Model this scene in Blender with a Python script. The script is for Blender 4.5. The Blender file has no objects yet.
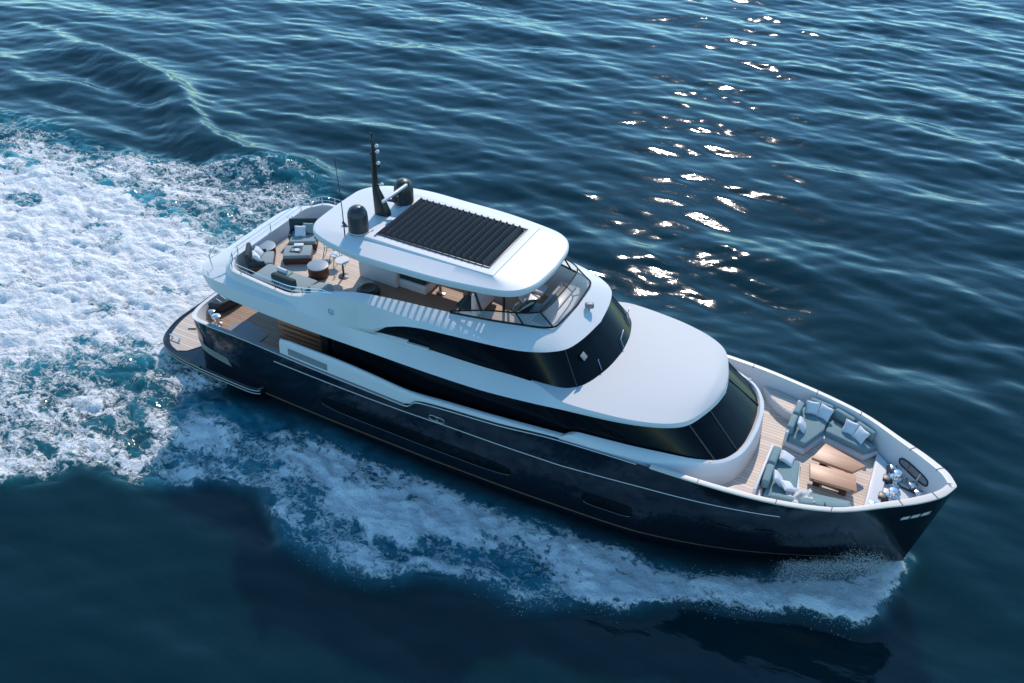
import bpy, bmesh, math, random
import numpy as np
from mathutils import Vector, Matrix
random.seed(7); RNG = np.random.default_rng(11)
S = bpy.context.scene
COL = S.collection
R = math.radians

# ---------------------------------------------------------------- camera, sky, sun, exposure
cam_d = bpy.data.cameras.new('camera'); cam = bpy.data.objects.new('camera', cam_d); COL.objects.link(cam)
cam_d.sensor_width = 36.0; cam_d.lens = 900.0136 * 36.0 / 1024.0
cam_d.clip_end = 9000
def cam_matrix(loc, yaw, pitch, roll):
    f = np.array([math.cos(pitch)*math.cos(yaw), math.cos(pitch)*math.sin(yaw), -math.sin(pitch)])
    r = np.cross(f, [0, 0, 1]); r /= np.linalg.norm(r); u = np.cross(r, f)
    c, s = math.cos(roll), math.sin(roll)
    r, u = c*r + s*u, -s*r + c*u
    M = Matrix(((r[0], u[0], -f[0], loc[0]), (r[1], u[1], -f[1], loc[1]), (r[2], u[2], -f[2], loc[2]), (0, 0, 0, 1)))
    return M
cam.matrix_world = cam_matrix((25.39, -22.617, 23.3436), 2.030458, 0.657383, 0.02782)
S.camera = cam

SUN_AZ, SUN_EL = 105.0, 39.5            # degrees: azimuth counter-clockwise from +x
w = bpy.data.worlds.new('World'); S.world = w; w.use_nodes = True
wn = w.node_tree.nodes; wl = w.node_tree.links
bg = wn['Background']; sky = wn.new('ShaderNodeTexSky'); sky.sky_type = 'NISHITA'
sky.sun_disc = False; sky.sun_elevation = R(SUN_EL); sky.sun_rotation = R(90 - SUN_AZ)
sky.air_density = 1.0; sky.dust_density = 0.0; sky.ozone_density = 4.0
hsv = wn.new('ShaderNodeHueSaturation'); hsv.inputs['Saturation'].default_value = 1.0; wl.new(sky.outputs[0], hsv.inputs['Color']); 
tint = wn.new('ShaderNodeMix'); tint.data_type = 'RGBA'; tint.blend_type = 'MULTIPLY'; tint.inputs['Factor'].default_value = 1.0
tint.inputs[7].default_value = (0.71, 1.0, 0.99, 1); wl.new(hsv.outputs[0], tint.inputs[6]); wl.new(tint.outputs[2], bg.inputs[0]); bg.inputs[1].default_value = 0.15
sl = bpy.data.lights.new('sun', 'SUN'); sun = bpy.data.objects.new('sun', sl); COL.objects.link(sun)
sl.energy = 2.35; sl.angle = R(0.53); sl.color = (1.0, 0.87, 0.76)
sd = Vector((math.cos(R(SUN_EL))*math.cos(R(SUN_AZ)), math.cos(R(SUN_EL))*math.sin(R(SUN_AZ)), math.sin(R(SUN_EL))))
sun.rotation_euler = sd.to_track_quat('Z', 'Y').to_euler(); sun.location = (14, 40, 60)
S.view_settings.view_transform = 'Standard'; S.view_settings.look = 'None'
S.view_settings.gamma = 1.0; S.view_settings.use_curve_mapping = False
S.view_settings.exposure = 0.68
S.render.resolution_x = 1024; S.render.resolution_y = 683

# ---------------------------------------------------------------- materials
MATS = {}
def new_mat(name):
    m = bpy.data.materials.new(name); m.use_nodes = True
    MATS[name] = m
    return m, m.node_tree.nodes, m.node_tree.links, m.node_tree.nodes['Principled BSDF']
def pmat(name, col, rough=0.5, metal=0.0, vary=0.06, scale=3.0, bump=0.0, bscale=60.0, coat=0.0, ior=1.5, rvar=0.05, spec=0.5):
    m, N, L, P = new_mat(name)
    tc = N.new('ShaderNodeTexCoord')
    nz = N.new('ShaderNodeTexNoise'); nz.inputs['Scale'].default_value = scale; nz.inputs['Detail'].default_value = 5
    L.new(tc.outputs['Object'], nz.inputs['Vector'])
    mr = N.new('ShaderNodeMapRange'); mr.inputs['To Min'].default_value = 1 - vary; mr.inputs['To Max'].default_value = 1 + vary
    L.new(nz.outputs['Fac'], mr.inputs['Value'])
    hs = N.new('ShaderNodeHueSaturation'); hs.inputs['Color'].default_value = (*col, 1)
    L.new(mr.outputs[0], hs.inputs['Value']); L.new(hs.outputs[0], P.inputs['Base Color'])
    rr = N.new('ShaderNodeMapRange'); rr.inputs['To Min'].default_value = max(0.01, rough - rvar); rr.inputs['To Max'].default_value = rough + rvar
    L.new(nz.outputs['Fac'], rr.inputs['Value']); L.new(rr.outputs[0], P.inputs['Roughness'])
    P.inputs['Metallic'].default_value = metal; P.inputs['IOR'].default_value = ior
    P.inputs['Specular IOR Level'].default_value = spec; P.inputs['Coat Weight'].default_value = coat; P.inputs['Coat Roughness'].default_value = 0.05
    if bump:
        n2 = N.new('ShaderNodeTexNoise'); n2.inputs['Scale'].default_value = bscale; n2.inputs['Detail'].default_value = 3
        L.new(tc.outputs['Object'], n2.inputs['Vector'])
        b = N.new('ShaderNodeBump'); b.inputs['Strength'].default_value = bump; b.inputs['Distance'].default_value = 0.02
        L.new(n2.outputs['Fac'], b.inputs['Height']); L.new(b.outputs[0], P.inputs['Normal'])
    return m
def teak(name, col, seam, pitch=0.12, along='x', seamw=0.08, rough=0.6):
    m, N, L, P = new_mat(name)
    tc = N.new('ShaderNodeTexCoord'); sp = N.new('ShaderNodeSeparateXYZ'); L.new(tc.outputs['Object'], sp.inputs[0])
    mu = N.new('ShaderNodeMath'); mu.operation = 'DIVIDE'; mu.inputs[1].default_value = pitch
    L.new(sp.outputs['Y' if along == 'x' else 'X'], mu.inputs[0])
    fr = N.new('ShaderNodeMath'); fr.operation = 'FRACT'; L.new(mu.outputs[0], fr.inputs[0])
    fl = N.new('ShaderNodeMath'); fl.operation = 'FLOOR'; L.new(mu.outputs[0], fl.inputs[0])
    wn_ = N.new('ShaderNodeTexWhiteNoise'); wn_.noise_dimensions = '1D'; L.new(fl.outputs[0], wn_.inputs['W'])
    mp = N.new('ShaderNodeMapping'); mp.inputs['Scale'].default_value = (1.5, 18, 18) if along == 'x' else (18, 1.5, 18)
    L.new(tc.outputs['Object'], mp.inputs[0])
    nz = N.new('ShaderNodeTexNoise'); nz.inputs['Scale'].default_value = 1.6; nz.inputs['Detail'].default_value = 6; L.new(mp.outputs[0], nz.inputs[0])
    ad = N.new('ShaderNodeMath'); ad.operation = 'ADD'; L.new(wn_.outputs['Value'], ad.inputs[0]); L.new(nz.outputs['Fac'], ad.inputs[1])
    mr = N.new('ShaderNodeMapRange'); mr.inputs['From Max'].default_value = 2; mr.inputs['To Min'].default_value = 0.78; mr.inputs['To Max'].default_value = 1.22
    L.new(ad.outputs[0], mr.inputs['Value'])
    hs = N.new('ShaderNodeHueSaturation'); hs.inputs['Color'].default_value = (*col, 1); L.new(mr.outputs[0], hs.inputs['Value'])
    lt = N.new('ShaderNodeMath'); lt.operation = 'LESS_THAN'; lt.inputs[1].default_value = seamw; L.new(fr.outputs[0], lt.inputs[0])
    mx = N.new('ShaderNodeMix'); mx.data_type = 'RGBA'; L.new(lt.outputs[0], mx.inputs['Factor'])
    L.new(hs.outputs[0], mx.inputs[6]); mx.inputs[7].default_value = (*seam, 1)
    L.new(mx.outputs[2], P.inputs['Base Color']); P.inputs['Roughness'].default_value = rough
    return m

WHITE = pmat('white_gelcoat', (0.68, 0.68, 0.68), 0.42, vary=0.025, scale=0.7, coat=0.08, spec=0.3)
DIMWHITE = pmat('sun_dimmed_roof_white', (0.58, 0.58, 0.58), 0.6, vary=0.035, scale=0.5, bump=0.12, bscale=90, spec=0.25)  # coach roof white, greyed so its sunlit top does not clip
MATTE = pmat('matte_black', (0.012, 0.013, 0.015), 0.7, vary=0.1, spec=0.2)
CREAM = pmat('cream_cap', (0.72, 0.66, 0.58), 0.45, vary=0.06, scale=4)
NAVY = pmat('navy_hull', (0.006, 0.0085, 0.015), 0.10, vary=0.12, scale=0.4, coat=0.25, rvar=0.03)
BLACKGLASS = pmat('dark_glass', (0.004, 0.006, 0.009), 0.05, vary=0.2, scale=1.2, rvar=0.02, spec=0.13)
TRIM = pmat('brushed_trim', (0.36, 0.37, 0.39), 0.35, metal=0.9, vary=0.1)
CHROME = pmat('polished_steel', (0.72, 0.72, 0.72), 0.15, metal=1.0, vary=0.05)
BRONZE = pmat('bronze_stripe', (0.16, 0.11, 0.07), 0.4, vary=0.1)
BLACK = pmat('black_paint', (0.012, 0.013, 0.016), 0.35, vary=0.2)
DARKGREY = pmat('dark_grey', (0.035, 0.038, 0.045), 0.4, vary=0.15)
MIDGREY = pmat('mid_grey', (0.22, 0.23, 0.25), 0.5, vary=0.08)
PALEBLUE = pmat('pale_blue_top', (0.25, 0.31, 0.36), 0.4, vary=0.05)
TEAL = pmat('teal_fabric', (0.20, 0.295, 0.305), 0.9, vary=0.12, scale=5, bump=0.25, bscale=220)
TEALDARK = pmat('dark_green_fabric', (0.022, 0.045, 0.052), 0.85, vary=0.15, scale=5, bump=0.25, bscale=220)
SAGE = pmat('pale_sage_fabric', (0.27, 0.335, 0.34), 0.9, vary=0.08, scale=5, bump=0.25, bscale=220)
LINEN = pmat('white_linen', (0.72, 0.72, 0.74), 0.9, vary=0.06, scale=8, bump=0.3, bscale=180)
TOWEL = pmat('towel', (0.66, 0.63, 0.60), 0.95, vary=0.12, scale=14, bump=0.5, bscale=120)
WOODDARK = pmat('brown_wood', (0.10, 0.035, 0.022), 0.5, vary=0.2, scale=7)
SHADEDECK = teak('shade_darkened_teak', (0.36, 0.235, 0.165), (0.11, 0.08, 0.06), 0.14, 'x', 0.12)  # teak of the covered decks, with their shade put into the colour
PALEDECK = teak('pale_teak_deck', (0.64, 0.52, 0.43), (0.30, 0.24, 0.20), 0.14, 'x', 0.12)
TABLETEAK = teak('table_teak', (0.58, 0.31, 0.175), (0.20, 0.11, 0.07), 0.10, 'x', 0.06, 0.45)
TREAD = teak('stair_teak', (0.42, 0.17, 0.085), (0.40, 0.16, 0.08), 0.2, 'x', 0.05)
CLEAR, N_, L_, P_ = new_mat('windshield_glass')
P_.inputs['Base Color'].default_value = (0.75, 0.85, 0.9, 1); P_.inputs['Roughness'].default_value = 0.02
P_.inputs['Alpha'].default_value = 0.22
_n = N_.new('ShaderNodeTexNoise'); _n.inputs['Scale'].default_value = 2
_r = N_.new('ShaderNodeMapRange'); _r.inputs['To Min'].default_value = 0.16; _r.inputs['To Max'].default_value = 0.28
L_.new(_n.outputs['Fac'], _r.inputs['Value']); L_.new(_r.outputs[0], P_.inputs['Alpha'])

# louvre slats: dark cells with fine lines
SLAT, N_, L_, P_ = new_mat('louvre_slat')
_tc = N_.new('ShaderNodeTexCoord'); _sp = N_.new('ShaderNodeSeparateXYZ'); L_.new(_tc.outputs['Object'], _sp.inputs[0])
_m = N_.new('ShaderNodeMath'); _m.operation = 'DIVIDE'; _m.inputs[1].default_value = 0.17; L_.new(_sp.outputs['Y'], _m.inputs[0])
_f = N_.new('ShaderNodeMath'); _f.operation = 'FRACT'; L_.new(_m.outputs[0], _f.inputs[0])
_l = N_.new('ShaderNodeMath'); _l.operation = 'LESS_THAN'; _l.inputs[1].default_value = 0.10; L_.new(_f.outputs[0], _l.inputs[0])
_x = N_.new('ShaderNodeMix'); _x.data_type = 'RGBA'; _x.inputs[6].default_value = (0.022, 0.026, 0.036, 1); _x.inputs[7].default_value = (0.07, 0.075, 0.085, 1)
L_.new(_l.outputs[0], _x.inputs['Factor']); L_.new(_x.outputs[2], P_.inputs['Base Color']); P_.inputs['Roughness'].default_value = 0.6

# ---------------------------------------------------------------- builders
OFF = {}
def children_off(parent):
    v = Vector((0, 0, 0))
    while parent is not None:
        v += Vector(OFF.get(parent.name, (0, 0, 0))); parent = parent.parent
    return v
class B:
    def __init__(s): s.bm = bmesh.new()
    def box(s, c, d, rz=0.0, bevel=0.0, seg=2, rx=0.0, ry=0.0):
        r = bmesh.ops.create_cube(s.bm, size=1.0); vs = r['verts']
        M = Matrix.Translation(c) @ Matrix.Rotation(rz, 4, 'Z') @ Matrix.Rotation(ry, 4, 'Y') @ Matrix.Rotation(rx, 4, 'X') @ Matrix.Diagonal((d[0], d[1], d[2], 1))
        bmesh.ops.transform(s.bm, matrix=M, verts=vs)
        if bevel:
            es = list({e for v in vs for e in v.link_edges})
            bmesh.ops.bevel(s.bm, geom=es, offset=bevel, segments=seg, profile=0.5, affect='EDGES')
        return s
    def tube(s, pts, r, n=8, closed=False, r2=None):
        pts = [Vector(p) for p in pts]; m = len(pts); rings = []
        for i, p in enumerate(pts):
            a = pts[(i-1) % m] if (closed or i > 0) else p
            b = pts[(i+1) % m] if (closed or i < m-1) else p
            t = (b - a).normalized()
            up = Vector((0, 0, 1)) if abs(t.z) < 0.92 else Vector((1, 0, 0))
            x = t.cross(up).normalized(); y = x.cross(t)
            rr = r if r2 is None else r + (r2 - r)*i/(m-1)
            rings.append([s.bm.verts.new(p + (x*math.cos(k*2*math.pi/n) + y*math.sin(k*2*math.pi/n))*rr) for k in range(n)])
        for i in range(m if closed else m-1):
            A, C = rings[i], rings[(i+1) % m]
            for k in range(n): s.bm.faces.new((A[k], A[(k+1) % n], C[(k+1) % n], C[k]))
        if not closed:
            s.bm.faces.new(rings[0][::-1]); s.bm.faces.new(rings[-1])
        return s
    def lathe(s, prof, c=(0, 0, 0), n=24, sx=1.0, sy=1.0):
        rings = []
        for (r, z) in prof:
            rings.append([s.bm.verts.new((c[0] + r*sx*math.cos(k*2*math.pi/n), c[1] + r*sy*math.sin(k*2*math.pi/n), c[2] + z)) for k in range(n)])
        for i in range(len(prof)-1):
            A, C = rings[i], rings[i+1]
            for k in range(n): s.bm.faces.new((A[k], A[(k+1) % n], C[(k+1) % n], C[k]))
        s.bm.faces.new(rings[0][::-1]); s.bm.faces.new(rings[-1])
        return s
    def prism(s, pts, z0, z1, bevel=0.0, seg=2):
        A = [s.bm.verts.new((p[0], p[1], z0)) for p in pts]; C = [s.bm.verts.new((p[0], p[1], z1)) for p in pts]
        n = len(pts); fs = [s.bm.faces.new(A[::-1]), s.bm.faces.new(C)]
        for k in range(n): fs.append(s.bm.faces.new((A[k], A[(k+1) % n], C[(k+1) % n], C[k])))
        if bevel:
            es = list({e for f in fs for e in f.edges})
            bmesh.ops.bevel(s.bm, geom=es, offset=bevel, segments=seg, profile=0.5, affect='EDGES')
        return s
    def grid(s, rows, closed=False):
        V = [[s.bm.verts.new(p) for p in r] for r in rows]
        for i in range(len(V)-1):
            n = len(V[i])
            for k in range(n if closed else n-1):
                try: s.bm.faces.new((V[i][k], V[i][(k+1) % n], V[i+1][(k+1) % n], V[i+1][k]))
                except ValueError: pass
        return V
    def pillow(s, c, w, h, t, M):
        n = 10; rows = []
        for sgn in (1, -1):
            rows = []
            for i in range(n+1):
                u = -1 + 2*i/n; row = []
                for j in range(n+1):
                    v = -1 + 2*j/n
                    e = max(0.0, (1 - u**4)*(1 - v**4))**0.6
                    k = 1 - 0.10*(1 - abs(u))*abs(v)**3; k2 = 1 - 0.10*(1 - abs(v))*abs(u)**3
                    p = M @ Vector((u*w/2*k2, v*h/2*k, sgn*t/2*e))
                    row.append(Vector(c) + p)
                rows.append(row)
            s.grid(rows)
        bmesh.ops.remove_doubles(s.bm, verts=s.bm.verts[:], dist=0.001)
        return s
    def build(s, name, mat, parent=None, angle=35, smooth=True):
        bm = s.bm
        bmesh.ops.remove_doubles(bm, verts=bm.verts[:], dist=0.0002)
        bmesh.ops.recalc_face_normals(bm, faces=bm.faces[:])
        if parent is not None:
            o = children_off(parent)
            if o.length: bmesh.ops.translate(bm, vec=-o, verts=bm.verts[:])
        for f in bm.faces: f.smooth = smooth
        for e in bm.edges:
            if len(e.link_faces) == 2 and e.calc_face_angle(0) > R(angle): e.smooth = False
        me = bpy.data.meshes.new(name); bm.to_mesh(me); bm.free()
        me.materials.append(mat)
        ob = bpy.data.objects.new(name, me); COL.objects.link(ob); ob.parent = parent
        return ob
def tag(o, label=None, cat=None, group=None, kind=None):
    if label: o['label'] = label
    if cat: o['category'] = cat
    if group: o['group'] = group
    if kind: o['kind'] = kind
    return o
def thing(name, label, cat, loc=(0, 0, 0), rz=0.0, group=None):
    o = bpy.data.objects.new(name, None); COL.objects.link(o); o.location = loc; o.rotation_euler = (0, 0, rz)
    o.empty_display_size = 0.2
    return tag(o, label, cat, group)
def dup(root, loc, rz, label, group=None):
    r = root.copy(); COL.objects.link(r); r.location = loc; r.rotation_euler = (0, 0, rz); r['label'] = label
    if group: r['group'] = group
    for ch in list(root.children):
        c = ch.copy(); COL.objects.link(c); c.parent = r
        for g in list(ch.children):
            d = g.copy(); COL.objects.link(d); d.parent = c
    return r

def pchip(t, y, q):
    t = np.asarray(t, float); y = np.asarray(y, float); h = np.diff(t); d = np.diff(y)/h; n = len(t)
    m = np.zeros(n)
    for i in range(1, n-1):
        if d[i-1]*d[i] > 0:
            w1 = 2*h[i] + h[i-1]; w2 = h[i] + 2*h[i-1]
            m[i] = (w1 + w2)/(w1/d[i-1] + w2/d[i])
    m[0] = d[0] if n == 2 else (0 if d[0]*d[1] < 0 else d[0]); m[-1] = d[-1]
    i = np.clip(np.searchsorted(t, q) - 1, 0, n-2); s_ = (q - t[i])/h[i]
    return ((1+2*s_)*(1-s_)**2*y[i] + s_*(1-s_)**2*h[i]*m[i] + s_**2*(3-2*s_)*y[i+1] + s_**2*(s_-1)*h[i]*m[i+1])
def dense(ring, q, nk):
    """ring: key points (x, w, z); q: sample positions in key index units"""
    k = np.arange(nk); a = np.array(ring, float)
    return np.stack([pchip(k, a[:, c], q) for c in range(3)], 1)
def samples(nk, per=5): return np.linspace(0, nk-1, (nk-1)*per + 1)
def full(half):
    """half outline (aft centre -> bow centre, starboard) to a closed ring"""
    st = [(p[0], -p[1], p[2]) for p in half]; pt = [(p[0], p[1], p[2]) for p in half[1:-1]][::-1]
    return st + pt
def loft(b, halves, closed_outline=True):
    b.grid([full(h) for h in halves], closed=True)
def cap(b, half, camber=0.0, nc=6):
    rows = []
    wmax = max(p[1] for p in half)
    for p in half:
        row = []
        for j in range(nc+1):
            f = -1 + 2*j/nc
            row.append((p[0], f*p[1], p[2] + camber*(1 - f*f)*min(1, p[1]/(0.5*wmax))))
        rows.append(row)
    b.grid(rows)

# ================================================================= THE YACHT
yacht = thing('motor_yacht', 'large navy hulled motor yacht with white superstructure under way on dark blue sea', 'yacht', (14.5, 0, 0))
OFF[yacht.name] = (14.5, 0, 0)
HS = [(1.25,0,2.30),(1.3,2.0,2.30),(1.6,2.8,2.36),(2.6,3.3,2.65),(4.9,3.42,2.76),(8.7,3.5,2.68),(11.85,3.5,2.60),(12.4,3.5,2.96),(13.3,3.48,3.07),
      (15.5,3.45,3.25),(17.6,3.4,3.52),(20.2,3.3,3.62),(22.1,3.2,3.63),(24.0,2.95,3.61),(25.9,2.43,3.65),(27.3,1.6,3.75),(28.2,1.0,3.84),(28.75,0.48,3.92),(29.0,0,3.97)]
HM = [(1.3,0,1.5),(1.35,2.05,1.5),(1.65,2.8,1.55),(2.65,3.25,1.65),(4.9,3.36,1.7),(8.7,3.43,1.7),(11.85,3.43,1.7),(12.4,3.43,1.75),(13.3,3.42,1.8),
      (15.5,3.38,1.85),(17.6,3.3,1.9),(20.1,3.17,1.9),(22.0,2.98,1.9),(23.9,2.58,1.9),(25.75,1.88,1.9),(27.1,1.08,1.92),(28.0,0.58,1.94),(28.5,0.24,1.96),(28.72,0,1.98)]
HW = [(1.5,0,0.15),(1.5,2.1,0.15),(1.75,2.8,0.15),(2.75,3.12,0.15),(4.9,3.26,0.15),(8.7,3.32,0.15),(11.85,3.30,0.15),(12.4,3.30,0.15),(13.3,3.28,0.15),
      (15.5,3.22,0.15),(17.6,3.12,0.15),(20.0,2.95,0.15),(21.9,2.58,0.15),(23.8,1.98,0.15),(25.6,1.22,0.15),(26.9,0.6,0.15),(27.8,0.27,0.15),(28.3,0.09,0.15),(28.45,0,0.15)]
HK = [(p[0] - (0.25 if i > 12 else 0), p[1]*0.9, -1.2) for i, p in enumerate(HW)]
nk = len(HS); Q = samples(nk, 5)
dS, dM, dW, dK = (dense(h, Q, nk) for h in (HS, HM, HW, HK))
# vertical interpolation of the side: quadratic through S, M, W
side = []
for f in np.linspace(0, 1, 9):     # 0 at waterline, 1 at sheer
    a = f
    l0 = (a-0.55)*(a-1)/((0-0.55)*(0-1)); l1 = (a-0)*(a-1)/((0.55)*(0.55-1)); l2 = (a-0)*(a-0.55)/((1)*(0.45))
    P = l0*dW + l1*dM + l2*dS; P[:, 1] = np.maximum(P[:, 1], 0); P[0, 1] = 0; P[-1, 1] = 0
    side.append(P)
side = np.array(side)              # [level, column, xyz]
def hull_y(x, z):
    """half-breadth of the hull at x, z"""
    xs, ys = [], []
    for j in range(side.shape[1]):
        c = side[:, j]
        xs.append(np.interp(z, c[:, 2], c[:, 0])); ys.append(np.interp(z, c[:, 2], c[:, 1]))
    xs = np.array(xs); ys = np.array(ys); k = np.argmax(ys > 2.0) if False else 5
    return float(np.interp(x, xs[k:], ys[k:]))
b = B(); loft(b, [dK] + list(side)); hull = b.build('hull', NAVY, yacht, angle=40)

def strip_on_hull(xs, zs, off): return [(x, -(hull_y(x, z) + off), z) for x, z in zip(xs, zs)]
def mir(pts): return [(p[0], -p[1], p[2]) for p in pts]
# bright trim strip along the topside
xs = np.linspace(6.1, 24.6, 50); zs = np.interp(xs, [6.1, 10.5, 13.7, 17.7, 20.4, 22.35, 24.6], [2.24, 2.24, 2.32, 2.36, 2.62, 2.78, 2.95])
for sg in (1, -1):
    p = strip_on_hull(xs, zs, 0.012); p = p if sg == 1 else mir(p)
    B().tube(p, 0.022, 6).build('trim_strip', TRIM, hull)
# waterline stripe
xs = np.linspace(2.9, 27.6, 60)
for sg in (1, -1):
    lo = strip_on_hull(xs, [0.17]*60, 0.006); hi = strip_on_hull(xs, [0.235]*60, 0.006)
    lo, hi = (lo, hi) if sg == 1 else (mir(lo), mir(hi))
    b = B(); b.grid([lo, hi]); b.build('waterline_stripe', BRONZE, hull)
# long hull windows with a bright lower lip
def hull_window(x0, x1, zlo, zhi, sg):
    c = []
    for k in range(40):
        a = 2*math.pi*k/40; cx, cz = math.cos(a), math.sin(a)
        ex = 2.0/3.2
        ux = math.copysign(abs(cx)**(0.35), cx); uz = math.copysign(abs(cz)**ex, cz)
        x = (x0+x1)/2 + (x1-x0)/2*ux; z = (zlo+zhi)/2 + (zhi-zlo)/2*uz
        c.append((x, z))
    rows = []
    for f in (0, 0.5, 0.92, 1.0):
        ring = []
        for (x, z) in c:
            X = (x0+x1)/2 + (x-(x0+x1)/2)*f; Z = (zlo+zhi)/2 + (z-(zlo+zhi)/2)*f
            ring.append((X, -sg*(hull_y(X, Z) + (0.008 if f < 1 else 0.003)), Z))
        rows.append(ring)
    b = B(); b.grid(rows, closed=True); wdw = b.build('hull_window', BLACKGLASS, hull)
    lip = [(x, -sg*(hull_y(x, z) + 0.012), z) for (x, z) in c[20:40]]
    B().tube(lip, 0.016, 6).build('window_lip', NAVY, wdw)
    return wdw
for sg in (1, -1):
    hull_window(8.05, 15.95, 0.82, 1.42, sg); hull_window(18.5, 20.25, 0.88, 1.5, sg)
    # small dark ports forward
    for (xa, za) in ((22.8, 1.75), (24.0, 1.9)):
        p = strip_on_hull(np.linspace(xa, xa+0.55, 6), [za]*6, 0.01); p = p if sg == 1 else mir(p)
        B().tube(p, 0.035, 6).build('port_light', BLACKGLASS, hull)
# quarter louvres
for sg in (1, -1):
    for k in range(5):
        z0 = 1.44 - 0.085*k
        xs_ = np.linspace(1.72 + 0.04*k, 3.55 + 0.03*k, 14)
        p = strip_on_hull(xs_, np.linspace(z0, z0-0.16, 14), 0.015); p = p if sg == 1 else mir(p)
        B().tube(p, 0.012, 6).build('louvre', TRIM, hull)
# rounded badge on the starboard topside: rounded outline with an S-like bar
bd = B(); cx, cz = 13.13, 2.47
loop = []
for k in range(28):
    a = 2*math.pi*k/28; ux = math.copysign(abs(math.cos(a))**0.6, math.cos(a)); uz = math.copysign(abs(math.sin(a))**0.8, math.sin(a))
    X = cx + 0.30*ux; Z = cz + 0.115*uz; loop.append((X, -(hull_y(X, Z)+0.012), Z))
bd.tube(loop, 0.014, 6, closed=True)
bar = [(cx+0.12, 0.10), (cx-0.02, 0.07), (cx-0.02, -0.03), (cx+0.05, -0.07), (cx+0.05, -0.115)]
bd.tube([(X, -(hull_y(X, cz+dz)+0.012), cz+dz) for X, dz in bar], 0.012, 6)
bd.build('badge', TRIM, hull)
# hawse openings at the bow, outside: dark frame with three bright cells
for sg in (1, -1):
    pts = [(27.82, 2.90), (28.58, 3.06)]
    def hw(u, v): 
        x = pts[0][0] + (pts[1][0]-pts[0][0])*u; z = pts[0][1] + (pts[1][1]-pts[0][1])*u + v
        return x, z
    oval = []
    for k in range(24):
        a = 2*math.pi*k/24; u = 0.5 + 0.56*math.copysign(abs(math.cos(a))**0.5, math.cos(a)); v = 0.15*math.copysign(abs(math.sin(a))**0.7, math.sin(a))
        x, z = hw(u, v); oval.append((x, z))
    b = B(); b.grid([[(28.2, -sg*(hull_y(28.2, 2.98)+0.006), 2.98)]*24, [(x, -sg*(hull_y(x, z)+0.006), z) for x, z in oval]], closed=True)
    hf = b.build('hawse_opening', BLACK, hull)
    for k in range(3):
        u0 = 0.02 + 0.335*k; u1 = u0 + 0.27; sh = 0.05
        b = B(); q = [hw(u0, -0.085), hw(u1, -0.09), hw(u1+sh, 0.09), hw(u0+sh, 0.085)]
        b.grid([[(q[0][0], -sg*(hull_y(*q[0])+0.012), q[0][1]), (q[1][0], -sg*(hull_y(*q[1])+0.012), q[1][1])],
                [(q[3][0], -sg*(hull_y(*q[3])+0.012), q[3][1]), (q[2][0], -sg*(hull_y(*q[2])+0.012), q[2][1])]])
        b.build('hawse_plate', WHITE, hf)

# ---- swim platform
PL = [(-0.65,0,0.62),(-0.68,1.4,0.62),(-0.42,2.6,0.62),(0.0,3.15,0.62),(0.75,3.44,0.6),(2.6,3.6,0.58),(4.5,3.62,0.55),(5.1,3.5,0.53),(5.25,3.2,0.52)]
qn = samples(len(PL), 6); dP = dense(PL, qn, len(PL))
def ringz(d, dz, inset=0.0):
    o = d.copy(); o[:, 2] += dz
    if inset:
        o[:, 1] = np.maximum(0, o[:, 1] - inset); o[:, 0] = o[:, 0] + inset*np.clip((1.2 - o[:, 0])/1.5, 0, 1)
    return o
b = B(); b_rings = [ringz(dP, -0.42, 0.22), ringz(dP, -0.30), ringz(dP, -0.04), ringz(dP, 0.0, 0.04)]
for rg in b_rings: pass
def open_loft(b, halves):
    b.grid([[(p[0], -p[1], p[2]) for p in h][::-1] + [(p[0], p[1], p[2]) for p in h[1:]] for h in halves])
open_loft(b, b_rings)
cap(b, b_rings[-1]); plat = b.build('swim_platform', NAVY, yacht)
pt_ = [p for p in ringz(dP, 0.004, 0.16) if p[0] < 0.85]
pt_.append(np.array([1.15, 3.1, 0.624])); pt_.append(np.array([1.5, 2.5, 0.624])); pt_.append(np.array([1.55, 0.0, 0.624]))
b = B(); b.prism([(p[0], -p[1]) for p in pt_] + [(p[0], p[1]) for p in pt_[::-1]][1:-1], 0.60, 0.626); b.build('teak_pad', PALEDECK, plat)
for dz, rr in ((-0.10, 0.02), (-0.24, 0.018)):
    p = [(q_[0], -q_[1]-0.012, q_[2]+dz) for q_ in dP[20:44]]
    B().tube(p, rr, 6).build('rub_strake', TRIM, plat); B().tube(mir(p), rr, 6).build('rub_strake', TRIM, plat)
edge = [(p[0]-0.01, -p[1], p[2]-0.02) for p in dP[:30]][::-1] + [(p[0]-0.01, p[1], p[2]-0.02) for p in dP[1:30]]
B().tube(edge, 0.05, 6).build('black_fender', BLACK, plat)
for sg in (1, -1):
    b = B()
    for xx in (0.05, 0.42): b.box((xx, -sg*2.75, 0.70), (0.06, 0.06, 0.14), bevel=0.01)
    b.tube([(-0.06, -sg*2.75, 0.77), (0.53, -sg*2.75, 0.77)], 0.03, 6); b.build('cleat', CHROME, plat)
B().box((0.35, -1.9, 0.64), (0.4, 0.05, 0.03), rz=0.5).build('hatch_slot', BLACK, plat)
b = B(); b.prism([(-0.35, 0.35), (1.25, 0.35), (1.25, 0.52), (-0.35, 0.52)], 0.627, 0.66, 0.01); b.build('boarding_track', BLACK, plat)

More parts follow.
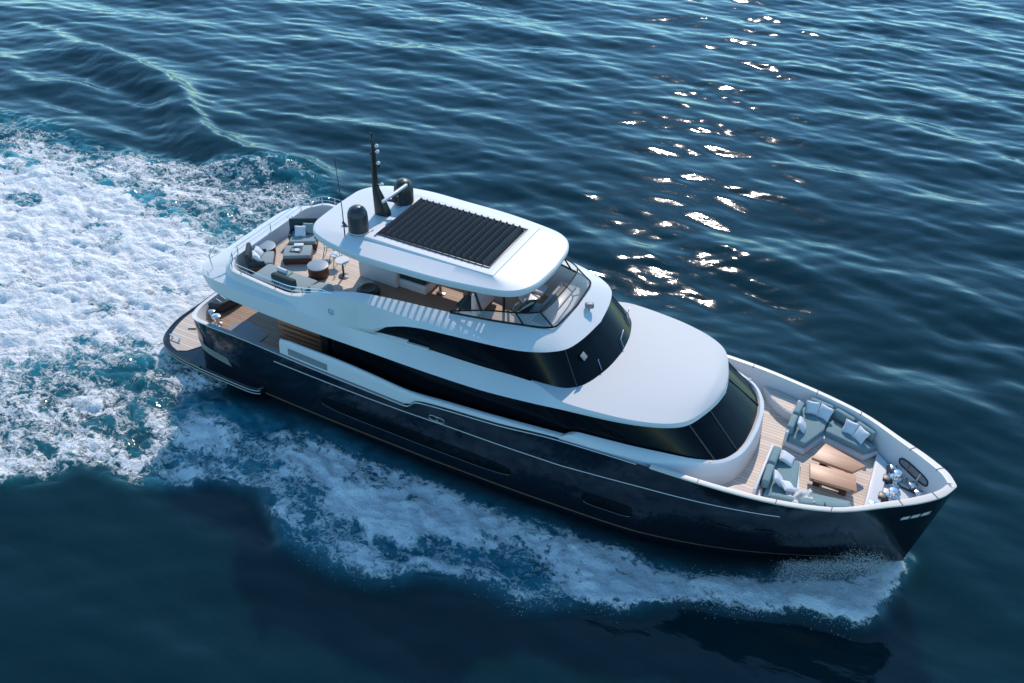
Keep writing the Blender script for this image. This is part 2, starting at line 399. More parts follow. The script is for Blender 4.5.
# ---- main deck, inner bulwarks and cap rails
def sheer_inset(dx, zfun=None):
    o = dS.copy()
    o[:, 1] = np.maximum(0, o[:, 1] - dx)
    o[:, 0] = np.where(o[:, 0] > 26, o[:, 0] - dx*np.clip((o[:, 0]-26)/2.2, 0, 1)*1.3, o[:, 0])
    o[:, 0] = np.where(o[:, 0] < 2.0, o[:, 0] + dx*np.clip((2.2 - o[:, 0])/0.8, 0, 1), o[:, 0])
    return o
FZ, AZ = 2.80, 1.88
def deck_z(x): return AZ + (FZ - AZ)*np.clip((x - 15.0)/2.5, 0, 1)
ins = sheer_inset(0.14); ins_foot = sheer_inset(0.30); ins_foot[:, 2] = deck_z(ins_foot[:, 0])
capo = dS.copy(); capo[:, 2] += 0.004; capo[:, 1] = capo[:, 1] + 0.02*(capo[:, 1] > 0.01)
# cockpit and side deck
i_split = int(np.argmax(dS[:, 0] > 18.0))
b = B(); cap(b, ins_foot[:i_split+1]); b.build('main_deck', SHADEDECK, yacht)
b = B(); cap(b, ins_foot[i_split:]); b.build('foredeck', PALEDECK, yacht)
b = B(); loft_rows = [ins, 0.5*(ins+ins_foot), ins_foot]
open_loft(b, [r[:i_split+1] for r in loft_rows]); b.build('cockpit_bulwark', WHITE, yacht)
def fwd_loft(b, halves):   # open toward aft, closed round the bow
    b.grid([[(p[0], -p[1], p[2]) for p in h] + [(p[0], p[1], p[2]) for p in h[:-1]][::-1] for h in halves])
b = B(); fwd_loft(b, [r[i_split:] for r in loft_rows]); fb = b.build('bow_bulwark', WHITE, yacht)
# cap rails: cream forward, steel aft
i_cap = int(np.argmax(dS[:, 0] > 20.3)); up = np.array([0, 0, 0.026])
b = B(); fwd_loft(b, [r[i_cap:] for r in (capo - up*1.2, capo + up*0.6, 0.85*(capo+up)+0.15*(ins+up), ins+up, ins-up)]); capr = b.build('cap_rail', CREAM, yacht)
for xj in (22.2, 24.4, 26.0, 27.75, 28.55):
    i = int(np.argmin(abs(dS[:, 0]-xj)))
    for sg in (1, -1):
        a_ = capo[i] + up*0.8 + np.array([0, 0.004, 0.006]); c_ = ins[i] + up + np.array([0, -0.004, 0.006])
        B().tube([(a_[0], -sg*a_[1], a_[2]), (c_[0], -sg*c_[1], c_[2]), (c_[0], -sg*(c_[1]-0.006), c_[2]-0.07)], 0.013, 6).build('joint_cover', DARKGREY, capr)
i0, i1 = int(np.argmax(dS[:, 0] > 2.6)), int(np.argmax(dS[:, 0] > 11.8))
for sg in (1, -1):
    rows = [[(p[0], -sg*p[1], p[2]) for p in r[i0:i1+1]] for r in (capo-up, capo+up*0.6, 0.5*capo+0.5*ins+up*0.8, ins+up*0.6)]
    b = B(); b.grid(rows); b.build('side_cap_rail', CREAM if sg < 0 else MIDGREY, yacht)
    p = [(q_[0], -sg*(q_[1]+0.03), q_[2]-0.01) for q_ in dS[i0:i_cap]]
    B().tube(p, 0.024, 6).build('rub_rail', TRIM, yacht)
    # transom cap round the corner
b = B(); open_loft(b, [r[:i0+1] for r in (capo-up, capo+up*0.6, 0.5*capo+0.5*ins+up*0.8, ins+up*0.6)]); b.build('transom_cap', WHITE, yacht)

# ---- white side bulwark panels (starboard and port)
PX = [6.45, 7.0, 8.7, 10.5, 12.0, 13.5, 15.7, 17.0, 17.9]
PZ = [3.32, 3.36, 3.36, 3.26, 3.14, 3.24, 3.42, 3.54, 3.62]
xs = np.linspace(PX[0], PX[-1], 50); zt = pchip(PX, PZ, xs)
sx, sz_, sw = dS[:, 0], dS[:, 2], dS[:, 1]
zb = np.interp(xs, sx[5:], sz_[5:]) + 0.02; wb = np.interp(xs, sx[5:], sw[5:]) - 0.05
zt = np.maximum(zt, zb + 0.05)
for sg in (1, -1):
    rows = []
    for (dw, fz) in ((0, 0.0), (0.01, 0.35), (0.035, 0.7), (0.07, 0.92), (0.11, 1.0), (0.17, 1.0), (0.20, 0.94), (0.21, 0.0)):
        rows.append([(x, -sg*(w_-dw), z0 + (z1-z0)*fz) for x, w_, z0, z1 in zip(xs, wb, zb, zt)])
    b = B(); V = b.grid(rows)
    b.bm.faces.new([V[k][0] for k in range(len(V))]); bp = b.build('side_bulwark', WHITE, yacht, angle=50)
    # grille in the panel
    b = B(); xs2 = np.linspace(6.85, 8.6, 12)
    r0 = [(x, -sg*(np.interp(x, xs, wb) + 0.003), np.interp(x, xs, zb) + 0.08) for x in xs2]
    r1 = [(x, -sg*(np.interp(x, xs, wb) - 0.012), np.interp(x, xs, zb) + 0.36) for x in xs2]
    b.grid([r0, r1]); gr = b.build('side_grille', MIDGREY, bp)

# ---- saloon glass (main deck house)
G0 = [(8.2,0,1.9),(8.2,2.55,1.9),(8.35,2.72,1.9),(12,2.8,2.1),(15,2.88,2.5),(17.2,2.98,3.2),(17.9,3.02,3.76),(20.4,2.68,3.72),(21.8,2.28,3.62),(22.4,1.95,3.58),(22.72,1.5,3.56),(22.86,0.75,3.55),(22.9,0,3.55)]
G1 = [(8.2,0,4.3),(8.2,2.55,4.3),(8.35,2.72,4.3),(12,2.95,4.3),(15,3.0,4.36),(17.2,2.95,4.5),(17.9,2.88,4.58),(20.0,2.48,4.62),(20.9,2.12,4.62),(21.2,1.75,4.62),(21.45,1.15,4.62),(21.6,0.5,4.62),(21.65,0,4.62)]
q = samples(13, 5); b = B(); d0, d1 = dense(G0, q, 13), dense(G1, q, 13)
loft(b, [d0, 0.5*(d0+d1) + np.array([0.02, 0.02, 0])*(d0[:, 1:2] > 0.1), d1]); sal = b.build('saloon_glass', BLACKGLASS, yacht)
for sg in (1, -1):                                                     # pillars seen as pale slivers in the glass
    for i in (44, 52):
        a_, c_ = d0[i], d1[i]
        p = [(a_[0]+(c_[0]-a_[0])*f + 0.03, -sg*(a_[1]+(c_[1]-a_[1])*f + 0.015), a_[2]+(c_[2]-a_[2])*f) for f in (0.0, 0.5, 1.0)]
        B().tube(p, 0.025, 6).build('glass_joint', BLACK, sal)
# white coaming round the foot of the front glass
C0 = [(17.6,3.36,3.50),(18.4,3.34,3.54),(20.3,3.22,3.52),(21.5,2.86,3.1),(22.3,2.42,2.8),(22.78,1.95,2.8),(23.02,1.45,2.8),(23.15,0.7,2.8),(23.2,0,2.8)]
C1 = [(17.6,3.32,3.55),(18.1,3.26,3.80),(20.4,2.92,3.80),(21.7,2.5,3.70),(22.4,2.15,3.66),(22.72,1.78,3.64),(22.95,1.3,3.62),(23.06,0.7,3.62),(23.1,0,3.62)]
C2 = [(17.6,3.2,3.55),(18.15,3.10,3.83),(20.4,2.76,3.83),(21.75,2.36,3.73),(22.38,2.02,3.69),(22.66,1.65,3.67),(22.84,1.2,3.65),(22.95,0.65,3.65),(22.98,0,3.65)]
C3 = [(17.6,2.95,3.3),(18.15,2.98,3.7),(20.4,2.64,3.66),(21.75,2.24,3.56),(22.36,1.9,3.54),(22.6,1.55,3.53),(22.76,1.1,3.52),(22.84,0.6,3.5),(22.86,0,3.5)]
q = samples(9, 5); b = B(); fwd_loft(b, [dense(c, q, 9) for c in (C0, [(a[0]*.45+c[0]*.55, a[1]*.45+c[1]*.55 + .02, a[2]*.45+c[2]*.55) if k < 8 else (a[0]*.45+c[0]*.55+.02, 0, a[2]*.45+c[2]*.55) for k, (a, c) in enumerate(zip(C0, C1))], C1, C2, C3)])
coam = b.build('front_coaming', WHITE, yacht, angle=50)
for sg in (1, -1): b = B(); b.lathe([(0.03, 0), (0.03, 0.02)], (22.2, -sg*2.25, 3.71), 10); b.build('deck_light', BLACK, coam)

# ---- upper deck shell and coach roof
R0 = [(2.4,0,4.36),(2.4,1.8,4.36),(2.65,2.65,4.33),(3.7,3.16,4.26),(6.5,3.33,4.25),(8.6,3.36,4.27),(10.3,3.36,4.28),(11.8,3.36,4.28),(14.4,3.33,4.32),(16.4,3.22,4.44),(17.6,3.12,4.54),(19.2,2.92,4.60),(20.6,2.50,4.62),(21.25,2.02,4.62),(21.58,1.25,4.61),(21.78,0.5,4.61),(21.84,0,4.61)]
R1 = [(2.25,0,4.66),(2.25,1.85,4.66),(2.55,2.72,4.70),(3.8,3.17,4.86),(6.6,3.28,4.90),(8.6,3.27,4.90),(10.3,3.08,4.86),(11.7,2.84,4.80),(14.2,2.76,4.80),(16.2,2.64,4.80),(17.55,3.02,4.76),(19.2,2.87,4.77),(20.6,2.46,4.77),(21.22,1.98,4.77),(21.55,1.23,4.76),(21.74,0.5,4.76),(21.80,0,4.76)]
q = samples(17, 5); b = B(); r0, r1 = dense(R0, q, 17), dense(R1, q, 17)
rm = 0.5*(r0+r1); rm[:, 1] += 0.03*(rm[:, 1] > 0.05)
soff = r0.copy(); soff[:, 1] *= 0.94; soff[:, 2] += 0.02
cap(b, soff); loft(b, [soff, r0, rm, r1]); uds = b.build('upper_deck_shell', WHITE, yacht, angle=30)
b = B(); cap(b, r1[int(np.argmax(r1[:, 0] > 16.0)):], 0.16, 8); b.build('coach_roof', DIMWHITE, yacht)

# ---- wheelhouse glass
W0 = [(9.9,3.02,4.84),(10.6,2.95,4.83),(11.6,2.82,4.8),(12.8,2.78,4.8),(14.3,2.72,4.8),(16.1,2.6,4.8),(17.2,2.5,4.82),(17.75,2.15,4.84),(18.08,1.55,4.86),(18.28,0.7,4.9),(18.33,0,4.92)]
W1 = [(9.9,3.06,4.86),(10.6,3.05,5.15),(11.6,2.98,5.62),(12.6,2.92,5.80),(14.0,2.80,5.84),(15.7,2.52,5.84),(16.6,2.1,5.84),(16.98,1.72,5.84),(17.15,1.2,5.84),(17.25,0.6,5.84),(17.28,0,5.84)]
q = samples(11, 5); d0, d1 = dense(W0, q, 11), dense(W1, q, 11); d0[:, 2] -= 0.06
b = B(); fwd_loft(b, [d0, 0.5*(d0+d1) + np.array([0.015, 0.015, 0])*(d0[:, 1:2] > 0.1), d1]); wh = b.build('wheelhouse_glass', BLACKGLASS, yacht)
for sg in (1, -1):
    a_, c_ = d0[34], d1[34]
    B().tube([(a_[0]+0.02, -sg*(a_[1]+0.005), a_[2]), (c_[0]+0.02, -sg*(c_[1]+0.005), c_[2])], 0.02, 6).build('glass_joint', BLACK, wh)
    # stepped white fillet at the aft lower edge of the side window
    b = B()
    for (xa, xb, h) in ((10.0, 11.75, 0.16), (10.6, 12.55, 0.10)):
        b.box(((xa+xb)/2, -sg*2.93, 4.80+h/2), (xb-xa, 0.12, h), rz=sg*0.06, bevel=0.02)
    b.build('window_fillet', WHITE, wh)
for yy in (-1.25, 0.15, 1.45):                                         # wipers on the windscreen
    xx = 18.28 - 0.14*yy*yy
    B().tube([(xx, yy, 4.98), (xx-0.22, yy+0.18, 5.19), (xx-0.3, yy+0.62, 5.24)], 0.018, 6).build('wiper', CHROME, wh)
B().box((17.5, -1.5, 5.52), (0.22, 0.26, 0.03), ry=0.75, bevel=0.01).build('ceiling_hatch', MIDGREY, wh)

# ---- flybridge coaming / brow
L1 = [(3.3,0,5.05),(3.3,1.8,5.05),(3.6,2.5,5.03),(4.3,2.92,4.96),(6.6,3.0,4.95),(7.5,3.18,5.0),(8.6,3.22,5.05),(9.7,3.2,5.05),(10.4,3.19,5.12),(11.2,3.17,5.50),(12.0,3.13,5.76),(12.8,3.08,5.86),(14.0,2.95,5.88),(15.7,2.68,5.88),(16.65,2.24,5.88),(17.07,1.8,5.88),(17.3,1.0,5.88),(17.42,0,5.88)]
L0 = [(2.25,0,4.66),(2.25,1.85,4.66),(2.55,2.72,4.70),(3.8,3.17,4.86),(6.6,3.28,4.90),(7.5,3.28,4.90),(8.6,3.27,4.90),(9.6,3.18,4.88),(10.3,3.08,4.88),(11.2,2.99,5.44),(12.0,2.93,5.74),(12.8,2.88,5.84),(14.0,2.75,5.86),(15.7,2.5,5.86),(16.5,2.08,5.86),(16.85,1.68,5.86),(17.05,0.95,5.86),(17.15,0,5.86)]
L2 = [(3.65,0,5.30),(3.65,1.9,5.30),(3.88,2.48,5.30),(4.35,2.88,5.30),(6.6,2.97,5.18),(7.5,3.04,5.38),(8.6,3.05,5.75),(9.6,3.02,5.96),(10.3,3.02,6.02),(11.2,3.02,6.02),(12.0,3.0,6.0),(12.8,2.96,6.0),(14.0,2.85,6.0),(15.6,2.6,5.98),(16.5,2.17,5.97),(16.9,1.74,5.96),(17.15,0.95,5.95),(17.28,0,5.95)]
L3 = [(3.75,0,5.30),(3.75,1.85,5.30),(3.96,2.38,5.30),(4.42,2.74,5.30),(6.6,2.82,5.17),(7.5,2.84,5.42),(8.6,2.8,5.82),(9.6,2.72,6.08),(10.3,2.66,6.17),(11.2,2.58,6.22),(12.0,2.5,6.24),(12.8,2.4,6.24),(14.0,2.18,6.24),(15.4,1.85,6.24),(16.0,1.66,6.24),(16.3,1.4,6.24),(16.5,0.8,6.24),(16.58,0,6.24)]
q = samples(18, 5); l0, l1, l2, l3 = (dense(x, q, 18) for x in (L0, L1, L2, L3))
l4 = l3.copy(); l4[:, 1] = np.maximum(0, l4[:, 1]-0.07); l4[:, 0] += np.where(l4[:, 0] < 5, 0.06, -0.06*(l4[:, 0] > 15)); l4[:, 2] = 4.72
b = B(); lmid = 0.5*(l0+l1); loft(b, [l0, l1, l2, 0.5*(l2+l3)+np.array([0, 0, 0.012]), l3, l4]); fc = b.build('flybridge_coaming', WHITE, yacht, angle=28)
l5 = l4.copy(); l5[:, 2] = 4.755
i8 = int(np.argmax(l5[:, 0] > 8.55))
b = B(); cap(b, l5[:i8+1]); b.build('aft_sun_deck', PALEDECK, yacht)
b = B(); cap(b, l5[i8:]); b.build('flybridge_deck', SHADEDECK, yacht)  # same teak as further aft, coloured darker for the hardtop's shade
# faint square emblem on the side fascia
for sg in (1,):
    b = B()
    def fas(x, z):
        i = int(np.argmin(abs(l1[:, 0]-x))); a_, c_ = l1[i], l2[i]; f = (z-a_[2])/(c_[2]-a_[2]); return a_[1]+(c_[1]-a_[1])*f
    for (dx0, dz0, dx1, dz1) in ((-0.11, 0.07, -0.03, 0.10), (-0.03, 0.10, 0.11, -0.06), (-0.11, 0.07, -0.11, -0.05), (-0.11, -0.05, 0.02, -0.10), (0.02, -0.10, 0.11, -0.06), (0.05, 0.08, 0.12, 0.06), (-0.06, 0.0, 0.05, -0.05)):
        p = [(8.86+dx0, -(fas(8.86, 5.28+dz0)+0.004), 5.28+dz0), (8.86+dx1, -(fas(8.86, 5.28+dz1)+0.004), 5.28+dz1)]
        b.tube(p, 0.014, 4)
    b.build('emblem', MIDGREY, fc)
# searchlight on a post on the brow
b = B(); b.tube([(16.92, 0.15, 5.94), (16.92, 0.15, 6.2)], 0.035, 8); b.box((16.92, 0.15, 6.28), (0.30, 0.22, 0.18), rz=0.5, bevel=0.06, seg=3); b.build('searchlight', MIDGREY, fc)

# ---- flybridge windshield
b = B()
WB = [(13.1,2.38,6.26),(14.6,2.08,6.26),(15.5,1.84,6.26),(16.1,1.66,6.26),(16.42,1.40,6.26),(16.5,0.8,6.26),(16.54,0,6.26)]
WT = [(13.1,2.36,6.30),(14.4,2.06,6.58),(15.2,1.84,6.64),(15.68,1.62,6.66),(15.92,1.38,6.66),(16.0,0.8,6.66),(16.03,0,6.66)]
q = samples(7, 4); wb_, wt_ = dense(WB, q, 7), dense(WT, q, 7)
ln = lambda d: [(p[0], -p[1], p[2]) for p in d] + [(p[0], p[1], p[2]) for p in d[:-1]][::-1]
b.tube(ln(wb_), 0.035, 6); b.tube(ln(wt_), 0.026, 6)
ws = b.build('windshield_frame', MATTE, yacht)
for sg in (1, -1):
    for i in (8, 15):
        B().tube([(wb_[i][0], -sg*wb_[i][1], wb_[i][2]), (wt_[i][0], -sg*wt_[i][1], wt_[i][2])], 0.028, 6).build('frame_post', MATTE, ws)
b = B(); fwd_loft(b, [wb_, wt_]); b.build('windshield_pane', CLEAR, ws)

# ---- hardtop with louvred opening
O = [(6.98,0),(7.02,1.1),(7.4,1.85),(8.6,2.33),(9.9,2.48),(12.2,2.44),(14.0,2.24),(14.95,2.02),(15.4,1.65),(15.64,1.0),(15.72,0)]
Hh = [(9.75,0),(9.75,0.7),(9.75,1.34),(10.3,1.34),(11,1.34),(12.2,1.34),(13.2,1.34),(13.95,1.34),(13.95,0.9),(13.95,0.45),(13.95,0)]
def hring(src, z, grow=0.0, zs=None):
    a = [(p[0], p[1], z) for p in src]; d = dense(a, samples(11, 6), 11)
    if grow:
        c = np.array([11.6, 0.0]); v = d[:, :2] - c; nrm = np.linalg.norm(v, axis=1, keepdims=True)
        d[:, :2] += v/nrm*grow; d[:, 1] = np.maximum(0, d[:, 1]); d[0, 1] = 0; d[-1, 1] = 0
    return d
def tilt(d):      # gentle sag aft and forward
    d = d.copy(); x = d[:, 0]; d[:, 2] += 0.05*np.clip((x-11)/4, 0, 1) - 0.06*np.clip((9.5-x)/2.2, 0, 1)**2; return d
hA = hring(Hh, 7.46); oA = hring(O, 7.24, -0.25); oB = hring(O, 7.20, -0.03); oC = hring(O, 7.27); oD = hring(O, 7.38, 0.0); oE = hring(O, 7.43, -0.05); oF = hring(O, 7.50, -0.42)
def rect_grow(g, z):
    d = hring(Hh, z); d[:, 1] *= (1.34+g)/1.34; d[:, 0] = 11.85 + (d[:, 0]-11.85)*(2.1+g)/2.1; return d
pO = rect_grow(0.36, 7.585); pI = rect_grow(0.33, 7.655); hT = rect_grow(0.03, 7.67); hT2 = rect_grow(0.0, 7.66)
fade = lambda d, z0: np.concatenate([d[:, :2], (d[:, 2:3] - (d[:, 2:3]-z0)*np.clip((d[:, 0:1]-9.5)/5.2, 0, 0.75))], 1)
pI = fade(pI, 7.60); hT = fade(hT, 7.62); hT2 = fade(hT2, 7.615)
b = B(); loft(b, [tilt(x) for x in (hA, oA, oB, oC, oD, oE, oF, pO, pI, hT, hT2, hA)]); ht = b.build('hardtop', WHITE, yacht, angle=32)
# frame of the opening and the slats
fr_ = B(); z_ = 7.67
for (c, d) in (((11.85, -1.365, z_), (4.3, 0.05, 0.06)), ((11.85, 1.365, z_), (4.3, 0.05, 0.06)), ((9.725, 0, z_), (0.05, 2.78, 0.06)), ((13.975, 0, z_-0.01), (0.05, 2.78, 0.06))): fr_.box(c, d, bevel=0.008)
fr_.build('louvre_frame', DARKGREY, ht)
for k in range(17):
    xk = 9.86 + 0.245*k
    B().box((xk, 0, 7.67), (0.27, 2.66, 0.022), ry=R(57)).build('louvre_slat', SLAT, ht)
# hardtop struts
for sg in (1, -1):
    for (a_, c_) in (((14.1, 1.98, 6.2), (13.75, 2.0, 7.26)), ((13.3, 2.2, 6.2), (13.75, 2.0, 7.26))):
        B().tube([(a_[0], -sg*a_[1], a_[2]), (c_[0], -sg*c_[1], c_[2])], 0.045, 8).build('strut', BLACK, ht)
    B().tube([(14.35, -sg*1.0, 4.75), (14.35, -sg*1.0, 7.26)], 0.05, 8).build('strut', BLACK, ht)

# ---- mast, radar, domes, aerials
b = B()
secs = [(8.75, 0.62, 0.34, 7.5), (8.74, 0.60, 0.32, 7.75), (8.72, 0.44, 0.26, 8.15), (8.70, 0.27, 0.18, 8.5), (8.72, 0.20, 0.15, 8.9), (8.76, 0.16, 0.13, 9.6), (8.79, 0.12, 0.10, 10.2), (8.79, 0.06, 0.05, 10.36)]
rows = []
for (x0, lx, ly, z) in secs:
    rows.append([(x0 + lx*(0.5 + 0.5*math.copysign(abs(math.cos(a))**0.7, math.cos(a))) - 0.02, ly*0.5*math.copysign(abs(math.sin(a))**0.7, math.sin(a)), z) for a in [2*math.pi*k/16 for k in range(16)]])
V = b.grid(rows, closed=True); b.bm.faces.new(V[-1]); mast = b.build('mast', BLACK, yacht)
for (z, dx, m_) in ((10.12, 0.18, WHITE), (9.92, 0.2, WHITE), (9.5, 0.2, WHITE), (9.42, 0.2, BLACK), (8.72, 0.28, WHITE), (9.78, -0.06, BLACK), (8.62, -0.04, MIDGREY)):
    b = B(); b.lathe([(0.02, -0.05), (0.055, -0.04), (0.06, 0.03), (0.03, 0.06), (0.005, 0.065)], (8.80+dx, 0.0, z), 12)
    b.tube([(8.86, 0, z-0.03), (8.80+dx, 0, z-0.03)], 0.018, 6); b.build('mast_light', m_, mast)
B().tube([(8.79, 0.0, 10.3), (8.79, 0.0, 10.55)], 0.03, 6).build('mast_tip', BLACK, mast)
b = B(); b.lathe([(0.10, 0), (0.12, 0.05), (0.12, 0.22), (0.06, 0.26)], (9.5, 0.12, 8.12), 14); b.tube([(9.0, 0.02, 8.12), (9.5, 0.12, 8.14)], 0.05, 8); b.build('radar_pedestal', DARKGREY, mast)
B().box((9.5, 0.12, 8.44), (1.45, 0.10, 0.10), rz=R(88), bevel=0.03).build('radar_scanner', WHITE, mast)
def dome(x, y):
    b = B(); b.lathe([(0.30, 0), (0.33, 0.03), (0.33, 0.10), (0.345, 0.12), (0.345, 0.62), (0.33, 0.78), (0.27, 0.92), (0.17, 1.0), (0.03, 1.03)], (x, y, 7.5), 32)
    d = b.build('satellite_dome', DARKGREY, yacht)
    b = B(); b.lathe([(0.352, 0.10), (0.356, 0.115), (0.352, 0.13)], (x, y, 7.5), 32); b.build('dome_seam', WHITE, d)
dome(8.98, -1.38); dome(9.28, 0.98)
b = B(); b.tube([(8.72, -1.82, 7.38), (8.70, -1.80, 8.6), (8.58, -1.76, 10.35)], 0.022, 6, r2=0.010); b.lathe([(0.05, 0), (0.05, 0.08), (0.03, 0.14)], (8.72, -1.82, 7.36), 10); b.build('whip_aerial', BLACK, yacht)
b = B(); b.tube([(8.5, -1.3, 7.44), (8.28, -1.22, 7.56), (8.18, -1.18, 7.58)], 0.05, 8); b.build('floodlight', DARKGREY, yacht)
b = B(); b.lathe([(0.05, 0), (0.06, 0.03), (0.02, 0.06)], (9.55, 0.35, 7.5), 10); b.build('gps_puck', BLACK, yacht)

# ---- fly aft rail
rail_i = [i for i in range(len(l2)) if l2[i][0] < 8.9]
rp = np.array([0.5*(l2[i]+l3[i]) for i in rail_i]); 
h = np.interp(rp[:, 0], [3.6, 6.8, 8.3, 8.9], [0.34, 0.36, 0.2, 0.02])
rt = rp.copy(); rt[:, 2] += h
railpts = [(p[0], -p[1], p[2]) for p in rt][::-1] + [(p[0], p[1], p[2]) for p in rt[1:]]
b = B(); b.tube(railpts, 0.015, 6)
fr = b.build('stern_rail', CHROME, yacht)
rm_ = rp.copy(); rm_[:, 2] += h*0.5
B().tube([(p[0], -p[1], p[2]) for p in rm_][::-1] + [(p[0], p[1], p[2]) for p in rm_[1:]], 0.009, 6).build('rail_wire', CHROME, fr)
for i in (0, 5, 9, 13, 16, 19, 22, 25):
    if i >= len(rp): continue
    for sg in ((1,) if rp[i][1] < 0.01 else (1, -1)):
        B().tube([(rp[i][0], -sg*rp[i][1], rp[i][2]-0.02), (rt[i][0], -sg*rt[i][1], rt[i][2])], 0.018, 6).build('stanchion', CHROME, fr)
# corner handrail loops at the overhanging ledge
for sg in (1, -1):
    B().tube([(3.0, -sg*2.55, 4.84), (2.92, -sg*2.55, 5.35), (3.0, -sg*2.3, 5.62), (3.35, -sg*1.95, 5.75), (3.6, -sg*1.8, 5.78)], 0.022, 8).build('corner_handrail', CHROME, yacht)
    B().tube([(2.95, -sg*2.95, 4.82), (2.98, -sg*3.0, 5.05), (3.2, -sg*3.05, 5.08), (3.26, -sg*3.04, 4.84)], 0.016, 8).build('corner_handrail', CHROME, yacht)

# ---- cockpit fittings
for sg in (1, -1):
    b = B(); b.lathe([(0.20, 0), (0.20, 0.06), (0.12, 0.10), (0.10, 0.26), (0.17, 0.34), (0.17, 0.40), (0.05, 0.44)], (2.35, -sg*2.35, 1.9), 20); b.build('mooring_winch', CHROME, yacht)
    b = B(); b.lathe([(0.10, 0), (0.10, 0.30), (0.13, 0.33), (0.02, 0.37)], (1.9, -sg*2.1, 1.9), 14); b.lathe([(0.10, 0), (0.10, 0.24), (0.12, 0.27), (0.02, 0.30)], (2.75, -sg*2.75, 1.9), 14); b.build('bollard', CHROME, yacht)
b = B(); b.prism([(1.5, -1.9), (1.5, 1.9), (2.05, 1.75), (2.2, 1.2), (2.25, 0), (2.2, -1.2), (2.05, -1.75)], 1.9, 2.34, 0.08, 3); tb = b.build('transom_bench', DARKGREY, yacht)
for k in range(5):
    B().tube([(2.0+0.03*k, -1.6+0.25*k, 2.36), (1.65, -1.5+0.25*k, 2.36)], 0.014, 6).build('bench_slat', CHROME, tb)
b = B(); b.prism([(2.9, -2.7), (3.6, -2.75), (4.55, -2.75), (4.55, -2.0), (3.3, -1.6), (2.9, -1.9)], 1.885, 1.905); b.build('deck_hatch', MIDGREY, yacht)
st = B()
for k in range(6): st.box((6.7, -2.05, 3.42-0.23*k), (2.8, 0.16, 0.13), bevel=0.015)
stair = st.build('slatted_screen', TREAD, yacht); B().box((6.7, -1.90, 2.75), (2.9, 0.05, 1.6)).build('screen_back', MATTE, stair)
b = B()
for xx in (5.4, 7.8): b.tube([(xx, -1.96, 3.5), (xx, -1.96, 1.9)], 0.04, 6)
b.build('screen_post', WOODDARK, stair)
for sg in (1, -1): B().box((7.95, -sg*2.55, 3.1), (0.35, 0.3, 2.45), bevel=0.05).build('overhang_column', BLACK, yacht)
for xx in (4.6, 6.9, 9.2): b = B(); b.lathe([(0.05, 0), (0.06, -0.03), (0.02, -0.05)], (xx, -3.1, 4.27), 10); b.build('soffit_lamp', DARKGREY, yacht)

b = B(); b.prism([(2.7, 2.92), (4.2, 3.12), (8.2, 3.2), (8.2, 3.08), (4.2, 2.98), (2.7, 2.78)], 1.9, 4.27, 0.03); b.build('added_shade_panel', WHITE, yacht)  # port panel added to keep the sun off the cockpit deck

# ---- bow deck gear
b = B(); b.prism([(26.75, -1.55), (26.72, 1.55), (27.1, 1.2), (27.15, 0.5), (27.2, -0.7), (27.1, -1.25)], 2.8, 3.0, 0.05, 3); b.build('bow_step', WHITE, yacht)
b = B(); b.prism([(27.15, -0.75), (27.15, 0.75), (28.05, 0.5), (28.25, 0.0), (28.05, -0.45)], 2.8, 2.90, 0.03); b.build('windlass_plinth', WHITE, yacht)
def windlass(x, y):
    b = B(); b.lathe([(0.20, 0), (0.20, 0.05), (0.13, 0.08), (0.11, 0.20), (0.17, 0.26), (0.18, 0.31), (0.10, 0.34), (0.09, 0.42), (0.14, 0.48), (0.12, 0.52), (0.02, 0.53)], (x, y, 2.9), 24)
    wd = b.build('windlass', CHROME, yacht)
    b = B(); b.box((x-0.18, y+0.02, 2.98), (0.34, 0.28, 0.18), bevel=0.03); b.build('gearbox', DARKGREY, wd)
    b = B()
    for k in range(12): b.lathe([(0.02, 0), (0.035, 0.01), (0.035, 0.03), (0.02, 0.04)], (x+0.22+0.055*k, y*0.9-0.01*k*np.sign(y), 2.91), 6)
    b.build('anchor_chain', DARKGREY, wd)
windlass(27.42, 0.42); windlass(27.42, -0.42)
for (x, y, r_) in ((27.3, 0.9, 0.09), (27.95, 0.42, 0.11), (28.15, 0.15, 0.10), (27.5, -0.85, 0.08), (27.0, -1.0, 0.10)):
    b = B(); b.lathe([(r_*1.3, 0), (r_*1.3, 0.03), (r_*0.7, 0.06), (r_*0.7, 0.25), (r_*1.25, 0.30), (r_*1.2, 0.35), (0.02, 0.37)], (x, y, 2.82), 18); b.build('capstan', CHROME, yacht)
b = B()
for (x, y, a_) in ((27.2, 1.15, 0.5), (26.95, -1.3, -0.4), (27.7, 0.75, 0.4), (27.75, -0.55, -0.3)):
    c, s_ = math.cos(a_), math.sin(a_)
    b.tube([(x-0.2*c, y-0.2*s_, 2.98), (x+0.2*c, y+0.2*s_, 2.98)], 0.03, 8); b.tube([(x-0.08*c, y-0.08*s_, 2.82), (x-0.08*c, y-0.08*s_, 2.97)], 0.03, 8); b.tube([(x+0.08*c, y+0.08*s_, 2.82), (x+0.08*c, y+0.08*s_, 2.97)], 0.03, 8)
b.build('bow_cleats', CHROME, yacht)
